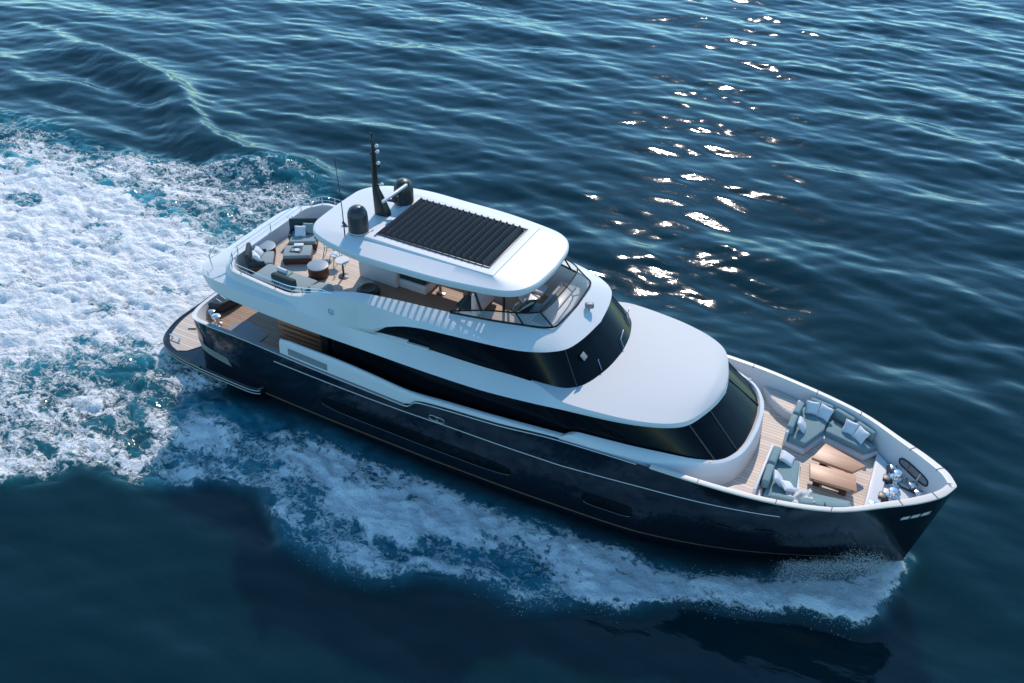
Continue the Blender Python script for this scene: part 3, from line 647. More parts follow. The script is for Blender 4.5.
# hawse openings seen inside the bulwark
ii = sheer_inset(0.235)
for sg in (1, -1):
    def inner(x, z):
        i = 30
        xs_ = 0.5*(ins[i:, 0]+ins_foot[i:, 0]); f = (z - 2.8)/(3.85-2.8); ys_ = ins_foot[i:, 1]*(1-f) + ins[i:, 1]*f
        xa = ins_foot[i:, 0]*(1-f) + ins[i:, 0]*f
        return sg*(float(np.interp(x, xa, ys_)) - 0.014)
    ov = []
    for k in range(28):
        a = 2*math.pi*k/28; x = 27.85 + 0.46*math.copysign(abs(math.cos(a))**0.55, math.cos(a)); z = 3.30 + 0.13*math.copysign(abs(math.sin(a))**0.7, math.sin(a)) + 0.02*math.cos(a)
        ov.append((x, inner(x, z), z))
    b = B(); b.tube(ov, 0.03, 6, closed=True); hi_ = b.build('hawse_ring', BLACK, fb)
    b = B(); cpt = (27.85, inner(27.85, 3.3), 3.3); b.grid([[cpt]*28, ov], closed=True); b.build('hawse_plate', MIDGREY, hi_)
    for xx in (27.68, 28.02):
        B().tube([(xx, inner(xx, 3.2)-sg*0.02, 3.18), (xx+0.04, inner(xx, 3.4)-sg*0.02, 3.42)], 0.035, 6).build('hawse_roller', CHROME, hi_)
# curved side gates between the side deck and the lounge, raised side steps
for sg in (1, -1):
    arc = [(22.62, 2.78), (22.85, 2.55), (23.08, 2.28), (23.33, 2.05), (23.62, 1.88), (23.86, 1.82)]
    out_ = [(23.9, 2.3), (23.95, 2.60), (23.3, 2.74)]
    pl_ = [(p[0], sg*p[1]) for p in arc + out_]
    b = B(); b.prism(pl_, 2.8, 3.16, 0.03); stp = b.build('side_step', WHITE, yacht)
    cxs = sum(p[0] for p in pl_)/len(pl_); cys = sum(p[1] for p in pl_)/len(pl_)
    b = B(); b.prism([(cxs + (p[0]-cxs)*0.88, cys + (p[1]-cys)*0.86) for p in pl_], 3.155, 3.175); b.build('step_teak', PALEDECK, stp)

# ---- flybridge fixed units
b = B()
b.prism([(7.95, -0.28), (9.6, -0.28), (9.6, 0.22), (7.95, 0.22)], 4.75, 7.28, 0.06, 3)
b.build('support_bulkhead', WHITE, yacht)
b = B(); b.prism([(9.6, -0.15), (10.75, -0.15), (10.75, 0.15), (10.75, 1.2), (9.6, 1.2)], 4.75, 5.12, 0.06, 3); sf = b.build('fixed_settee', WHITE, yacht)
B().box((10.15, 0.5, 5.2), (1.05, 1.2, 0.18), bevel=0.06, seg=3).build('settee_cushion', TEALDARK, sf)
B().box((9.68, 0.5, 5.5), (0.2, 1.2, 0.5), bevel=0.07, seg=3).build('settee_back', TEALDARK, sf)
b = B(); b.prism([(12.35, -0.75), (13.0, -0.75), (13.0, 0.9), (12.35, 0.9)], 4.75, 5.12, 0.06, 3); hs_ = b.build('helm_bench', WHITE, yacht)
B().box((12.62, 0.07, 5.2), (0.6, 1.55, 0.16), bevel=0.06, seg=3).build('bench_cushion', TEALDARK, hs_)
B().box((13.08, 0.07, 5.48), (0.24, 1.75, 0.95), bevel=0.10, seg=4).build('bench_back', WHITE, hs_)
b = B(); b.prism([(15.35, -1.35), (16.1, -1.35), (16.3, -0.9), (16.42, 0.0), (16.3, 0.9), (16.1, 1.35), (15.35, 1.35)], 4.75, 6.02, 0.08, 3); da = b.build('dashboard', MIDGREY, yacht)
b = B(); b.box((15.75, 0, 6.05), (0.5, 2.5, 0.06), bevel=0.03); b.build('dash_top', DARKGREY, da)
b = B(); b.prism([(14.75, -1.05), (15.4, -1.05), (15.4, -0.05), (14.75, -0.05)], 4.75, 5.92, 0.06, 3); hc = b.build('helm_console', MIDGREY, yacht)
B().box((14.98, -0.55, 6.0), (0.5, 0.85, 0.05), ry=R(-25), bevel=0.015).build('helm_screen', BLACKGLASS, hc)
ring_ = [(14.62 + 0.05*math.cos(a), -0.55 + 0.2*math.cos(a), 5.8 + 0.19*math.sin(a)) for a in np.linspace(0, 2*math.pi, 20, endpoint=False)]
B().tube(ring_, 0.018, 6, closed=True).build('steering_wheel', CHROME, hc)
for (yy, mm) in ((0.65, WHITE), (1.35, WHITE)):
    b = B(); b.box((14.55, yy, 5.42), (0.55, 0.55, 0.14), bevel=0.05, seg=3); b.box((14.25, yy, 5.72), (0.14, 0.55, 0.6), bevel=0.06, seg=3, ry=-0.1); hseat = b.build('helm_chair', mm, yacht)
    B().tube([(14.5, yy, 4.75), (14.5, yy, 5.36)], 0.06, 10).build('chair_post', CHROME, hseat)

# ================================================================= LOOSE FURNITURE: FOREDECK
def poly_sofa(name, label, base, seats, backs, cat='sofa', group=None, z0=2.805):
    t = thing(name, label, cat, (sum(p[0] for p in base)/len(base), sum(p[1] for p in base)/len(base), z0), 0, group)
    OFF[t.name] = tuple(t.location)
    b = B(); b.prism(base, z0, z0+0.20, 0.04, 3); b.build('plinth', WHITE, t)
    b = B(); sx0 = min(p[0] for p in base); ys_ = [p[1] for p in base if p[0] < sx0 + 0.15]; y0, y1 = min(ys_), max(ys_)
    b.box((sx0 + 0.02, (y0+y1)/2, z0+0.32), (0.10, y1-y0+0.06, 0.64), bevel=0.04, seg=3); b.build('back_shell', WHITE, t)
    for s_ in seats: b = B(); b.prism(s_, z0+0.19, z0+0.42, 0.06, 3); b.build('seat_cushion', TEAL, t)
    for (a_, c_, h_, th) in backs:
        dx, dy = c_[0]-a_[0], c_[1]-a_[1]; ln_ = math.hypot(dx, dy)
        b = B(); b.box(((a_[0]+c_[0])/2, (a_[1]+c_[1])/2, z0+0.38+h_/2), (ln_-0.03, th, h_), rz=math.atan2(dy, dx), bevel=0.07, seg=3); b.build('back_cushion', TEAL, t)
    return t
far = poly_sofa('lounge_sofa', 'teal angular lounge sofa shaded by the far bow bulwark with five white pillows', 
    [(23.92, 0.55), (24.62, 0.42), (25.0, 1.38), (26.38, 1.08), (26.78, 1.55), (26.2, 1.78), (25.2, 2.2), (24.25, 2.45), (23.92, 2.3)],
    [[(24.0, 0.62), (24.58, 0.52), (24.98, 1.48), (25.0, 2.45), (24.3, 2.5), (24.0, 2.2)], [(25.03, 1.46), (26.35, 1.17), (26.66, 1.52), (26.15, 1.74), (25.05, 2.2)]],
    [((23.98, 0.7), (23.98, 1.45), 0.36, 0.22), ((23.98, 1.5), (24.02, 2.2), 0.36, 0.22), ((24.25, 2.5), (25.05, 2.40), 0.36, 0.20), ((25.1, 2.38), (25.8, 2.10), 0.36, 0.20), ((25.85, 2.07), (26.5, 1.74), 0.36, 0.20)])
near = poly_sofa('lounge_sofa', 'teal sunlit corner sofa along the near bow bulwark with a towel thrown over it',
    [(23.66, -0.22), (24.68, -0.30), (24.85, -1.5), (26.40, -1.2), (26.45, -1.6), (25.6, -2.02), (24.2, -2.42), (23.8, -2.42)],
    [[(23.95, -0.32), (24.62, -0.36), (24.78, -1.52), (24.6, -2.3), (23.95, -2.3)], [(24.82, -1.58), (26.36, -1.28), (26.4, -1.6), (25.55, -2.0), (24.66, -2.28)]],
    [((23.86, -0.32), (23.86, -1.15), 0.36, 0.24), ((23.86, -1.2), (23.9, -2.05), 0.36, 0.24), ((24.15, -2.38), (24.85, -2.24), 0.26, 0.22), ((24.95, -2.16), (25.65, -1.94), 0.22, 0.28), ((25.68, -1.92), (26.35, -1.60), 0.18, 0.28)])
def pillow(label, x, y, z, yaw, tiltd, size=0.46, mat=LINEN, group='loose pillows on deck', t=0.17):
    th = thing('pillow', label, 'pillow', (x, y, z), yaw, group)
    M = Matrix.Rotation(R(-tiltd), 3, 'Y')
    b = B(); b.pillow((0, 0, size/2*math.sin(R(abs(tiltd)))), size, size, t, M); b.build('pillow_cover', mat, th)
    return th
# tilt about local y: local +x side raised
PZ0 = 3.23
pillow('white pillow leaning on the aft back of the far teal bow sofa', 24.28, 1.15, PZ0, R(185), 55)
pillow('white pillow in the inner corner of the far bow sofa, aft one of its pair', 24.40, 2.15, PZ0, R(100), 58)
pillow('white pillow beside the corner pillow of the far bow sofa, forward one of its pair', 24.82, 2.12, PZ0, R(72), 50, 0.48)
pillow('white pillow on the bulwark side of the far bow sofa, aft one of two', 25.72, 1.78, PZ0, R(80), 52)
pillow('white pillow nearest the bow on the far bow sofa, forward one of two', 26.08, 1.6, PZ0, R(55), 48, 0.46)
pillow('square white pillow at the inboard end of the near bow sofa', 24.22, -0.52, PZ0, R(180), 22, 0.48)
pillow('white pillow leaning on the back of the near bow sofa behind the towel', 24.2, -1.62, PZ0, R(195), 50)
pillow('white pillow lying flatter next to the thrown towel on near bow sofa', 24.52, -1.72, PZ0, R(220), 25)
# towel thrown over the near sofa
t = thing('throw_towel', 'crumpled off white towel thrown over the corner of the near bow sofa', 'towel', (24.95, -1.9, 3.22))
b = B(); rows = []
for i in range(26):
    row = []
    for j in range(20):
        u, v = i/25 - .5, j/19 - .5
        x = u*0.8 + 0.12*v; y = v*0.75
        z = 0.06 + 0.05*math.sin(9*u+5*v) + 0.035*math.sin(17*v-6*u) + 0.02*math.sin(31*u) + 0.16*max(0, -v-0.1) - 0.12*max(0, v-0.25)*3
        ca, sa = math.cos(0.5), math.sin(0.5)
        row.append((x*ca - y*sa, x*sa + y*ca, z))
    rows.append(row)
b.grid(rows); o = b.build('towel_cloth', TOWEL, t); md = o.modifiers.new('thickness', 'SOLIDIFY'); md.thickness = 0.02
def deck_table(label, pts):
    cx = sum(p[0] for p in pts)/4; cy = sum(p[1] for p in pts)/4
    t = thing('deck_table', label, 'table', (cx, cy, 2.805), 0, 'teak tables on the foredeck')
    b = B(); b.prism([(p[0]-cx, p[1]-cy) for p in pts], 0.36, 0.47, 0.02); b.build('table_top', TABLETEAK, t)
    for s_ in (-0.4, 0.4):
        b = B(); b.box((s_, 0, 0.20), (0.22, 0.4, 0.37), bevel=0.01); b.build('table_leg', WOODDARK, t)
deck_table('four sided teak table beside the far teal sofa on the foredeck', [(24.90, -0.06), (26.18, -0.08), (26.50, 0.40), (25.15, 0.82)])
deck_table('four sided teak table in front of the near teal sofa on the foredeck', [(24.90, -0.30), (26.28, -0.16), (26.45, -0.86), (25.05, -0.98)])

# ================================================================= LOOSE FURNITURE: FLYBRIDGE
FZ0 = 4.76
def lounge_chair(label, loc, rz, w=0.95, d=0.95, body=TEALDARK, seat=SAGE, arms=True, back_h=0.55, group='dark lounge seats on the upper deck'):
    t = thing('lounge_chair', label, 'armchair', loc, rz, group)
    b = B(); b.box((0, 0, 0.17), (d, w, 0.22), bevel=0.05, seg=3); b.build('chair_base', WOODDARK, t)
    B().box((0.04, 0, 0.34), (d-0.1, w-0.10, 0.16), bevel=0.05, seg=3).build('seat_cushion', seat, t)
    B().box((-d/2+0.07, 0, 0.28+back_h/2), (0.16, w, back_h), bevel=0.06, seg=3, ry=-0.08).build('backrest', body, t)
    if arms:
        for s_ in (1, -1): B().box((-0.12, s_*(w/2-0.05), 0.40), (d-0.34, 0.10, 0.22), bevel=0.04, seg=3).build('armrest', body, t)
    for sx_ in (1, -1):
        for sy_ in (1, -1): B().box((sx_*(d/2-0.08), sy_*(w/2-0.08), 0.03), (0.06, 0.06, 0.07)).build('leg', BLACK, t)
    return t
lounge_chair('dark green armchair at the aft end of the upper deck holding two white pillows', (4.42, -1.50, FZ0), R(35))
lounge_chair('wide dark green lounge chair with high back and two pillows beside the tray ottoman', (4.80, 0.55, FZ0), R(-58), 1.1, 1.0, back_h=0.62)
pillow('white pillow on the aft upper deck armchair, nearer the rail', 4.42, -1.72, FZ0+0.42, R(225), 55, 0.4)
pillow('white pillow on the aft upper deck armchair, nearer the small round table', 4.28, -1.42, FZ0+0.42, R(205), 50, 0.4)
pillow('large white pillow in front on the wide high backed lounge chair', 4.72, 0.5, FZ0+0.42, R(120), 52, 0.44)
pillow('pale striped looking pillow behind on the wide high backed lounge chair', 4.88, 0.8, FZ0+0.42, R(115), 60, 0.44, SAGE)
def ottoman(label, loc, rz, w, d):
    t = thing('ottoman', label, 'ottoman', loc, rz)
    B().box((0, 0, 0.15), (d, w, 0.24), bevel=0.04, seg=3).build('ottoman_base', WOODDARK, t)
    B().box((0, 0, 0.33), (d-0.02, w-0.02, 0.15), bevel=0.05, seg=3).build('ottoman_cushion', SAGE, t)
    for sx_ in (1, -1):
        for sy_ in (1, -1): B().box((sx_*(d/2-0.08), sy_*(w/2-0.08), 0.02), (0.06, 0.06, 0.05)).build('leg', BLACK, t)
ottoman('square sage ottoman with dark base carrying a small tray', (5.28, -0.42, FZ0), R(-58), 1.05, 0.8)
t = thing('serving_tray', 'small dark framed tray with a white plate on the square ottoman', 'tray', (5.24, -0.46, FZ0+0.41), R(18))
b = B(); b.tube([(-0.2, -0.13, 0.02), (0.2, -0.13, 0.02), (0.2, 0.13, 0.02), (-0.2, 0.13, 0.02)], 0.015, 6, closed=True); b.build('tray_rim', BLACK, t)
B().box((0, 0, 0.012), (0.4, 0.26, 0.012)).build('tray_plate', MIDGREY, t)
b = B(); b.lathe([(0.05, 0.018), (0.09, 0.03), (0.1, 0.04), (0.02, 0.032)], (0.05, 0.0, 0), 16); b.build('dish', WHITE, t)
t = thing('folded_towel', 'folded white towel lying on the square ottoman behind the tray', 'towel', (5.12, -0.14, FZ0+0.405), R(32))
B().box((0, 0, 0.03), (0.36, 0.2, 0.06), bevel=0.02, seg=3).build('towel_fold', LINEN, t)
def drum(label, loc, r, h, top=PALEBLUE):
    t = thing('side_table', label, 'side table', loc, 0, 'round drum tables on the upper deck')
    b = B(); b.lathe([(r*0.9, 0), (r*0.96, 0.03), (r, h*0.5), (r*0.97, h-0.05), (r*0.97, h-0.03)], (0, 0, 0), 32); b.build('drum_body', WOODDARK, t)
    b = B(); b.lathe([(r, h-0.03), (r*1.02, h-0.015), (r*1.02, h), (r*0.96, h+0.008), (0.02, h+0.008)], (0, 0, 0), 32); b.build('drum_top', top, t)
drum('low brown drum table with pale blue top between the two dark armchairs', (4.02, -0.80, FZ0), 0.40, 0.42)
drum('round brown drum table with pale top standing alone in the middle of the upper deck', (6.62, -0.95, FZ0), 0.38, 0.46)
# chaise by the rail
t = thing('chaise_lounge', 'long sage daybed with dark bolster lying along the starboard rail', 'daybed', (6.0, -2.10, FZ0), R(-2))
B().box((0, 0, 0.13), (2.3, 0.95, 0.20), bevel=0.04, seg=3).build('daybed_base', WOODDARK, t)
B().box((-0.55, 0.0, 0.30), (1.15, 0.95, 0.16), bevel=0.05, seg=3).build('daybed_cushion', SAGE, t)
B().box((0.60, 0.0, 0.30), (1.1, 0.95, 0.16), bevel=0.05, seg=3).build('daybed_cushion', SAGE, t)
B().box((0.25, -0.30, 0.52), (1.05, 0.24, 0.34), bevel=0.08, seg=3).build('bolster', TEALDARK, t)
t = thing('folded_towel', 'rolled white towel lying on the daybed beside the dark bolster', 'towel', (5.72, -1.86, FZ0+0.385), R(-6))
b = B(); b.tube([(-0.22, 0, 0.08), (0.22, 0, 0.08)], 0.08, 14); b.build('towel_roll', LINEN, t)
t = thing('ottoman', 'six sided pale sage pouf next to the daybed at the starboard rail', 'pouf', (7.62, -2.05, FZ0), R(12))
hx = [(0.48*math.cos(R(60*k)), 0.42*math.sin(R(60*k))) for k in range(6)]
b = B(); b.prism(hx, 0.02, 0.30, 0.03); b.build('pouf_body', TEALDARK, t); b = B(); b.prism(hx, 0.29, 0.42, 0.04, 3); b.build('pouf_top', SAGE, t)
# wire chairs
def wire_chair(label, loc, rz):
    t = thing('wire_chair', label, 'chair', loc, rz, 'thin framed chairs behind the bar')
    B().lathe([(0.21, 0.42), (0.23, 0.44), (0.22, 0.47), (0.02, 0.48)], (0, 0, 0), 20).build('seat', LINEN, t)
    for (sx_, sy_) in ((1, 1), (1, -1), (-1, 1), (-1, -1)):
        B().tube([(0.15*sx_, 0.15*sy_, 0.43), (0.24*sx_, 0.22*sy_, 0.0)], 0.014, 6).build('leg', BLACK, t)
    arc = [(-0.26*math.cos(a), 0.28*math.sin(a), 0.70+0.10*math.cos(a)) for a in np.linspace(-1.6, 1.6, 16)]
    b = B(); b.tube(arc, 0.014, 6)
    for k in (1, 5, 10, 14): b.tube([arc[k], (arc[k][0]*0.8, arc[k][1]*0.75, 0.45)], 0.010, 6)
    b.build('back_hoop', BLACK, t)
    return t
wc = wire_chair('black wire framed chair with pale seat just aft of the hardtop, nearer the tall ottoman', (6.15, 0.42, FZ0), R(20))
dup(wc, (6.75, 0.0, FZ0), R(-120), 'black wire framed chair with pale seat just aft of the hardtop, nearer the pedestal table')
t = thing('pedestal_table', 'small round white pedestal table standing under the aft edge of the hardtop', 'side table', (7.45, -0.55, FZ0))
B().lathe([(0.26, 0.68), (0.27, 0.70), (0.26, 0.72), (0.02, 0.725)], (0, 0, 0), 28).build('table_top', WHITE, t)
b = B(); b.lathe([(0.20, 0), (0.20, 0.02), (0.04, 0.05), (0.03, 0.68)], (0, 0, 0), 20); b.build('pedestal', DARKGREY, t)
t = thing('floor_pouf', 'black round ribbed pouf on the shaded teak beside the white bar', 'pouf', (8.95, -1.12, FZ0))
B().lathe([(0.32, 0), (0.42, 0.08), (0.44, 0.18), (0.40, 0.28), (0.28, 0.33), (0.16, 0.30), (0.02, 0.29)], (0, 0, 0), 32).build('pouf_body', BLACK, t)
t = thing('dining_table', 'brown teak dining table on two steel pedestals under the hardtop', 'table', (11.6, 0.35, FZ0))
B().box((0, 0, 0.60), (2.2, 0.85, 0.06), bevel=0.02).build('table_top', TREAD, t)
for s_ in (-0.45, 0.55):
    b = B(); b.lathe([(0.17, 0), (0.17, 0.03), (0.06, 0.06), (0.055, 0.57)], (s_, -0.12, 0), 18); b.build('pedestal', CHROME, t)


# ================================================================= WATER (one sheet to the horizon, real displaced waves near the boat)
def vnoise(X, Y, seed):
    r = np.random.default_rng(seed); T = r.random((256, 256)).astype(np.float32)
    xi = np.floor(X).astype(int); yi = np.floor(Y).astype(int); fx = X - xi; fy = Y - yi
    fx = fx*fx*fx*(fx*(fx*6-15)+10); fy = fy*fy*fy*(fy*(fy*6-15)+10)
    a = T[xi & 255, yi & 255]; b_ = T[(xi+1) & 255, yi & 255]; c = T[xi & 255, (yi+1) & 255]; d = T[(xi+1) & 255, (yi+1) & 255]
    return (a*(1-fx)+b_*fx)*(1-fy) + (c*(1-fx)+d*fx)*fy
def fbm(X, Y, sc, seed, octv=4, gain=0.5):
    o = 0; amp = 1; tot = 0
    for k in range(octv):
        ca, sa = math.cos(0.7*k+seed), math.sin(0.7*k+seed)
        o = o + amp*vnoise((X*ca - Y*sa)*sc + 31.7*k, (X*sa + Y*ca)*sc + 17.3*k, seed+k); tot += amp; amp *= gain; sc *= 2.03
    return o/tot
X0, X1, Y0, Y1, DX = -50.0, 38.0, -22.0, 74.0, 0.105
gx = np.arange(X0, X1+1e-6, DX); gy = np.arange(Y0, Y1+1e-6, DX)
X, Y = np.meshgrid(gx, gy, indexing='ij'); nx, ny = X.shape
def inside(poly, X, Y):
    r = np.zeros(X.shape, bool); n = len(poly)
    for i in range(n):
        (xa, ya), (xb, yb) = poly[i], poly[(i+1) % n]
        if ya == yb: continue
        r ^= ((ya > Y) != (yb > Y)) & (X < (xb-xa)*(Y-ya)/(yb-ya) + xa)
    return r
def blur(M, rad, it=3):
    k = max(1, int(rad/DX)); M = M.astype(np.float32)
    for _ in range(it):
        for ax in (0, 1):
            P = np.pad(M, [(k+1, k) if a == ax else (0, 0) for a in (0, 1)], mode='edge'); Cc = np.cumsum(P, axis=ax, dtype=np.float64)
            M = ((Cc[2*k+1:] - Cc[:-2*k-1]) if ax == 0 else (Cc[:, 2*k+1:] - Cc[:, :-2*k-1]))/(2*k+1)
            M = M.astype(np.float32)
    return M
def dist(path, X, Y):
    """distance to a polyline, signed side and running length"""
    best = np.full(X.shape, 1e9, np.float32); side_ = np.zeros(X.shape, np.float32); run = np.zeros(X.shape, np.float32); L0_ = 0
    for (xa, ya), (xb, yb) in zip(path[:-1], path[1:]):
        dx, dy = xb-xa, yb-ya; l = math.hypot(dx, dy); t = np.clip(((X-xa)*dx + (Y-ya)*dy)/(l*l), 0, 1)
        d = np.hypot(X-xa-t*dx, Y-ya-t*dy); c = (dx*(Y-ya) - dy*(X-xa))/l
        m = d < best; best = np.where(m, d, best); side_ = np.where(m, np.sign(c)*d, side_); run = np.where(m, L0_ + t*l, run); L0_ += l
    return best, side_, run/L0_
STERN = [(-49,4),(-29.8,8.3),(-26.2,9.8),(-22.4,10.2),(-17.9,9.4),(-15.0,10.1),(-10.5,10.6),(-8.2,12.1),(-5.8,13.0),(-3.9,12.5),(-2.0,10.7),(0.5,6.7),(2.8,3.2),(3.8,-3.2),(2.4,-5.0),(5.6,-8.4),(4.5,-8.7),(4.1,-9.2),(2.6,-9.1),(1.6,-9.3),(1.7,-10.1),(1.0,-10.8),(-1.4,-12.4),(-8,-17),(-30,-22),(-49,-22)]
CORE = [(-49,-4),(-22.5,3.0),(-21.2,5.8),(-17.4,6.6),(-11.9,6.4),(-6.6,5.2),(-3.5,4.4),(1.0,3.0),(2.0,0),(1.5,-2.8),(-0.3,-3.2),(-1.7,-4.1),(-3.3,-5.7),(-4.8,-7.3),(-6.6,-8.6),(-20,-14),(-49,-20)]
BOWOUT = [(4.6,-8.8),(5.6,-8.4),(6.4,-7.7),(7.5,-7.3),(8.6,-7.4),(9.6,-8.0),(10.5,-8.7),(11.6,-8.8),(12.9,-8.8),(14.1,-8.6),(15.1,-7.8),(15.9,-7.4),(16.9,-7.2),(17.6,-7.2),(18.6,-7.2),(19.3,-6.8),(20.0,-6.1),(21.1,-5.9),(22.5,-4.6),(23.7,-4.2),(24.8,-3.9),(25.9,-3.2),(26.8,-3.0),(27.6,-2.9),(28.0,-2.4),(28.3,-1.2),(28.6,0.2)]
BOWIN = [(28.6,0.3),(27.6,-0.6),(25.6,-1.9),(22.8,-3.25),(20.8,-3.5),(17.8,-3.55),(15.7,-3.7),(12.8,-3.75),(10.7,-3.6),(8.4,-3.55),(6.6,-3.9),(4.8,-4.1),(2.3,-4.6)]
mir2 = lambda P: [(p[0], -p[1]) for p in P]
d_out, s_out, r_out = dist(BOWOUT, X, Y)
d_in, _, _ = dist(BOWIN, X, Y)
m_bow = inside(BOWOUT + BOWIN, X, Y); m_bow2 = inside(mir2(BOWOUT[6:]) + mir2(BOWIN[:-4]), X, Y)
m_st = inside(STERN, X, Y); m_core = inside(CORE, X, Y)
wob = fbm(X, Y, 0.5, 3, 4)
stern = blur(m_st, 0.35, 2); core = blur(m_core, 1.1); bow = np.clip(blur(m_bow, 0.34, 2), 0, 1); bow2 = blur(m_bow2, 0.2, 2)
patch = fbm(X, Y, 0.16, 9, 3); patch2 = fbm(X*0.55, Y, 0.55, 21, 4)
crest = np.exp(-(d_out/1.1)**2)*m_bow
# density of foam, 0..1
D = stern*(0.46 + 0.30*(patch-0.5) + 0.42*(patch2-0.5))
far_lace = np.clip((Y - 7.5 - 0.12*np.clip(X+10, -20, 10))/2.5, 0, 1)*stern; D -= 0.16*far_lace
streak = fbm(X*0.30 - 0.08*Y, Y*1.3, 0.75, 91, 4); D = np.maximum(D, core*(0.82 + 0.45*(patch2-0.5) + 0.75*(streak-0.5)))
holes = np.clip((fbm(X, Y, 0.45, 41, 3) - 0.63)/0.06, 0, 1)*core*np.clip((-X-4)/6, 0, 1); D -= 0.34*holes
bb = 0.41 + 0.34*np.exp(-(d_out/0.8)**2) + 1.0*(patch2-0.5) + 0.22*np.exp(-((d_out-2.4)/0.7)**2)
bb = bb + 0.42*np.clip((X-18)/5, 0, 1) - 0.28*np.exp(-(d_in/0.45)**2) - 0.12*np.clip((10.5-X)/5, 0, 1)*np.exp(-(d_in/1.8)**2)
tail = np.clip((13.5-X)/3, 0, 1)*np.clip((X-9)/1.5, 0, 1)*np.exp(-(d_out/1.8)**2); bb -= 0.33*tail
D = np.maximum(D, bow*bb); D = np.maximum(D, bow2*(0.35 + 0.5*(patch2-0.5)))
D = np.clip(D, 0, 1.15)
# open sea: many short waves, crests roughly along the hull
amp = (0.55 + 0.45*np.clip((Y + 1.0 + 0.05*X)/14, 0, 1))*(1 - 0.15*np.clip((Y - 15)/15, 0, 1)); amp = amp*(1 - 0.55*np.clip(stern+bow, 0, 1))
amp = amp*(0.72 + 0.6*fbm(X, Y, 0.05, 77, 2))
Z = np.zeros_like(X)
for k in range(90):
    lam = 0.9*(11.0**RNG.random()); th = R(92) + RNG.normal(0, 0.36) + (R(25) if k % 5 == 0 else 0); kk = 2*math.pi/lam
    a = 0.0025*lam**1.0; ph = RNG.random()*6.283
    warp = 0.35*np.sin(0.21*X + 0.13*Y + k) 
    p = kk*(X*math.cos(th) + Y*math.sin(th) + warp*min(1, lam/2)) + ph
    s_ = np.sin(p); Z += a*(s_ + 0.18*np.cos(2*p) if lam > 1 else s_)
Z = Z*amp*1.0
# diverging wake crests on the far side
for (path, A, wl_, wr) in (([(-46,23),(-33.2,20.4),(-27.4,19.7),(-22.4,18.4),(-19.2,17.5),(-15.6,14.9),(-12.9,13.2),(-9.4,12.2),(-7.4,12.6),(-5.8,13.2),(-4.0,12.7),(0,9.5)], 0.66, 0.8, 2.2),
                        ([(-46,17),(-32.7,15.0),(-28.5,13.6),(-25.4,15.0),(-21.9,14.6),(-17,14.0)], 0.24, 0.9, 1.8), ([(-46,11.5),(-33,12.2),(-25,11.6),(-18,11.0),(-13,11.4)], 0.13, 0.7, 1.4)):
    d, sd_, rn = dist(path, X, Y); sd_ = sd_ + 0.5*(wob-0.5)
    env = np.clip(rn*2.6, 0, 1)**1.3*np.clip((1-rn)*6, 0, 1)
    g = np.where(sd_ > 0, np.exp(-(sd_/wl_)**2), np.exp(-(sd_/wr)**2)); Z += A*env*g*(0.6 + 0.8*fbm(X, Y, 0.13, 5, 2)) - 0.35*A*env*np.exp(-((sd_+2.6)/1.5)**2)
# bow wave roll and churned foam
Z += 0.24*np.exp(-(d_out/np.where(m_bow, 0.8, 0.30))**2)*np.clip(r_out*5, 0, 1)*(0.4 + 1.1*patch2)
Z -= 0.12*np.exp(-(d_in/1.0)**2)
wx = X + 1.2*(fbm(X, Y, 0.5, 81, 3)-0.5); wy = Y + 1.2*(fbm(X, Y, 0.5, 87, 3)-0.5)
bil = lambda sc, sd_: np.minimum(1, 2.6*np.abs(2*fbm(wx*0.7, wy, sc, sd_, 3, 0.45)-1))**0.7
f1 = 0.6*bil(0.55, 51) + 0.4*bil(1.15, 55); f2 = bil(2.3, 61)
Z += core*((f1-0.5)*0.32 + (f2-0.5)*0.14 + 0.2) + np.clip(stern-core, 0, 1)*((f1-0.5)*0.32 + (f2-0.5)*0.10)
Z += bow*((f1-0.5)*0.30 + (f2-0.5)*0.10)
# keep the water below the platform and fade to a flat sea at the rim of the detailed sheet
bx = np.clip(np.minimum(X - X0, X1 - X)/8, 0, 1); by = np.clip(np.minimum(Y - Y0, Y1 - Y)/8, 0, 1); rim = bx*by; rim = rim*rim*(3-2*rim)
Z *= rim
under = blur((np.abs(Y) < 3.9) & (X > -1.2) & (X < 6), 0.5); Z = Z*(1-under) + np.minimum(Z, 0.12)*under
nv = nx*ny
co = np.empty((nv + 4, 3), np.float32); co[:nv, 0] = X.ravel(); co[:nv, 1] = Y.ravel(); co[:nv, 2] = Z.ravel()
FARR = 4500.0
co[nv:] = [(-FARR, -FARR, 0), (FARR, -FARR, 0), (FARR, FARR, 0), (-FARR, FARR, 0)]
I = np.arange(nv).reshape(nx, ny)
quads = np.stack([I[:-1, :-1], I[1:, :-1], I[1:, 1:], I[:-1, 1:]], -1).reshape(-1, 4)
nq = len(quads)
rims = [list(I[:, 0]), list(I[-1, :]), list(I[:, -1][::-1]), list(I[0, :][::-1])]
polys = []; cor = [nv, nv+1, nv+2, nv+3]
for k in range(4): polys.append([cor[k], cor[(k+1) % 4]] + [int(v) for v in rims[k][::-1]])
flat = np.concatenate([quads.ravel()] + [np.array(p) for p in polys]).astype(np.int32)
starts = np.concatenate([np.arange(nq)*4, nq*4 + np.cumsum([0] + [len(p) for p in polys[:-1]])]).astype(np.int32)
tot = np.concatenate([np.full(nq, 4), [len(p) for p in polys]]).astype(np.int32)
me = bpy.data.meshes.new('water'); me.vertices.add(nv+4); me.loops.add(len(flat)); me.polygons.add(nq+4)
me.vertices.foreach_set('co', co.ravel()); me.loops.foreach_set('vertex_index', flat); me.polygons.foreach_set('loop_start', starts); me.polygons.foreach_set('loop_total', tot)
me.polygons.foreach_set('use_smooth', np.ones(nq+4, bool)); me.update(calc_edges=True)
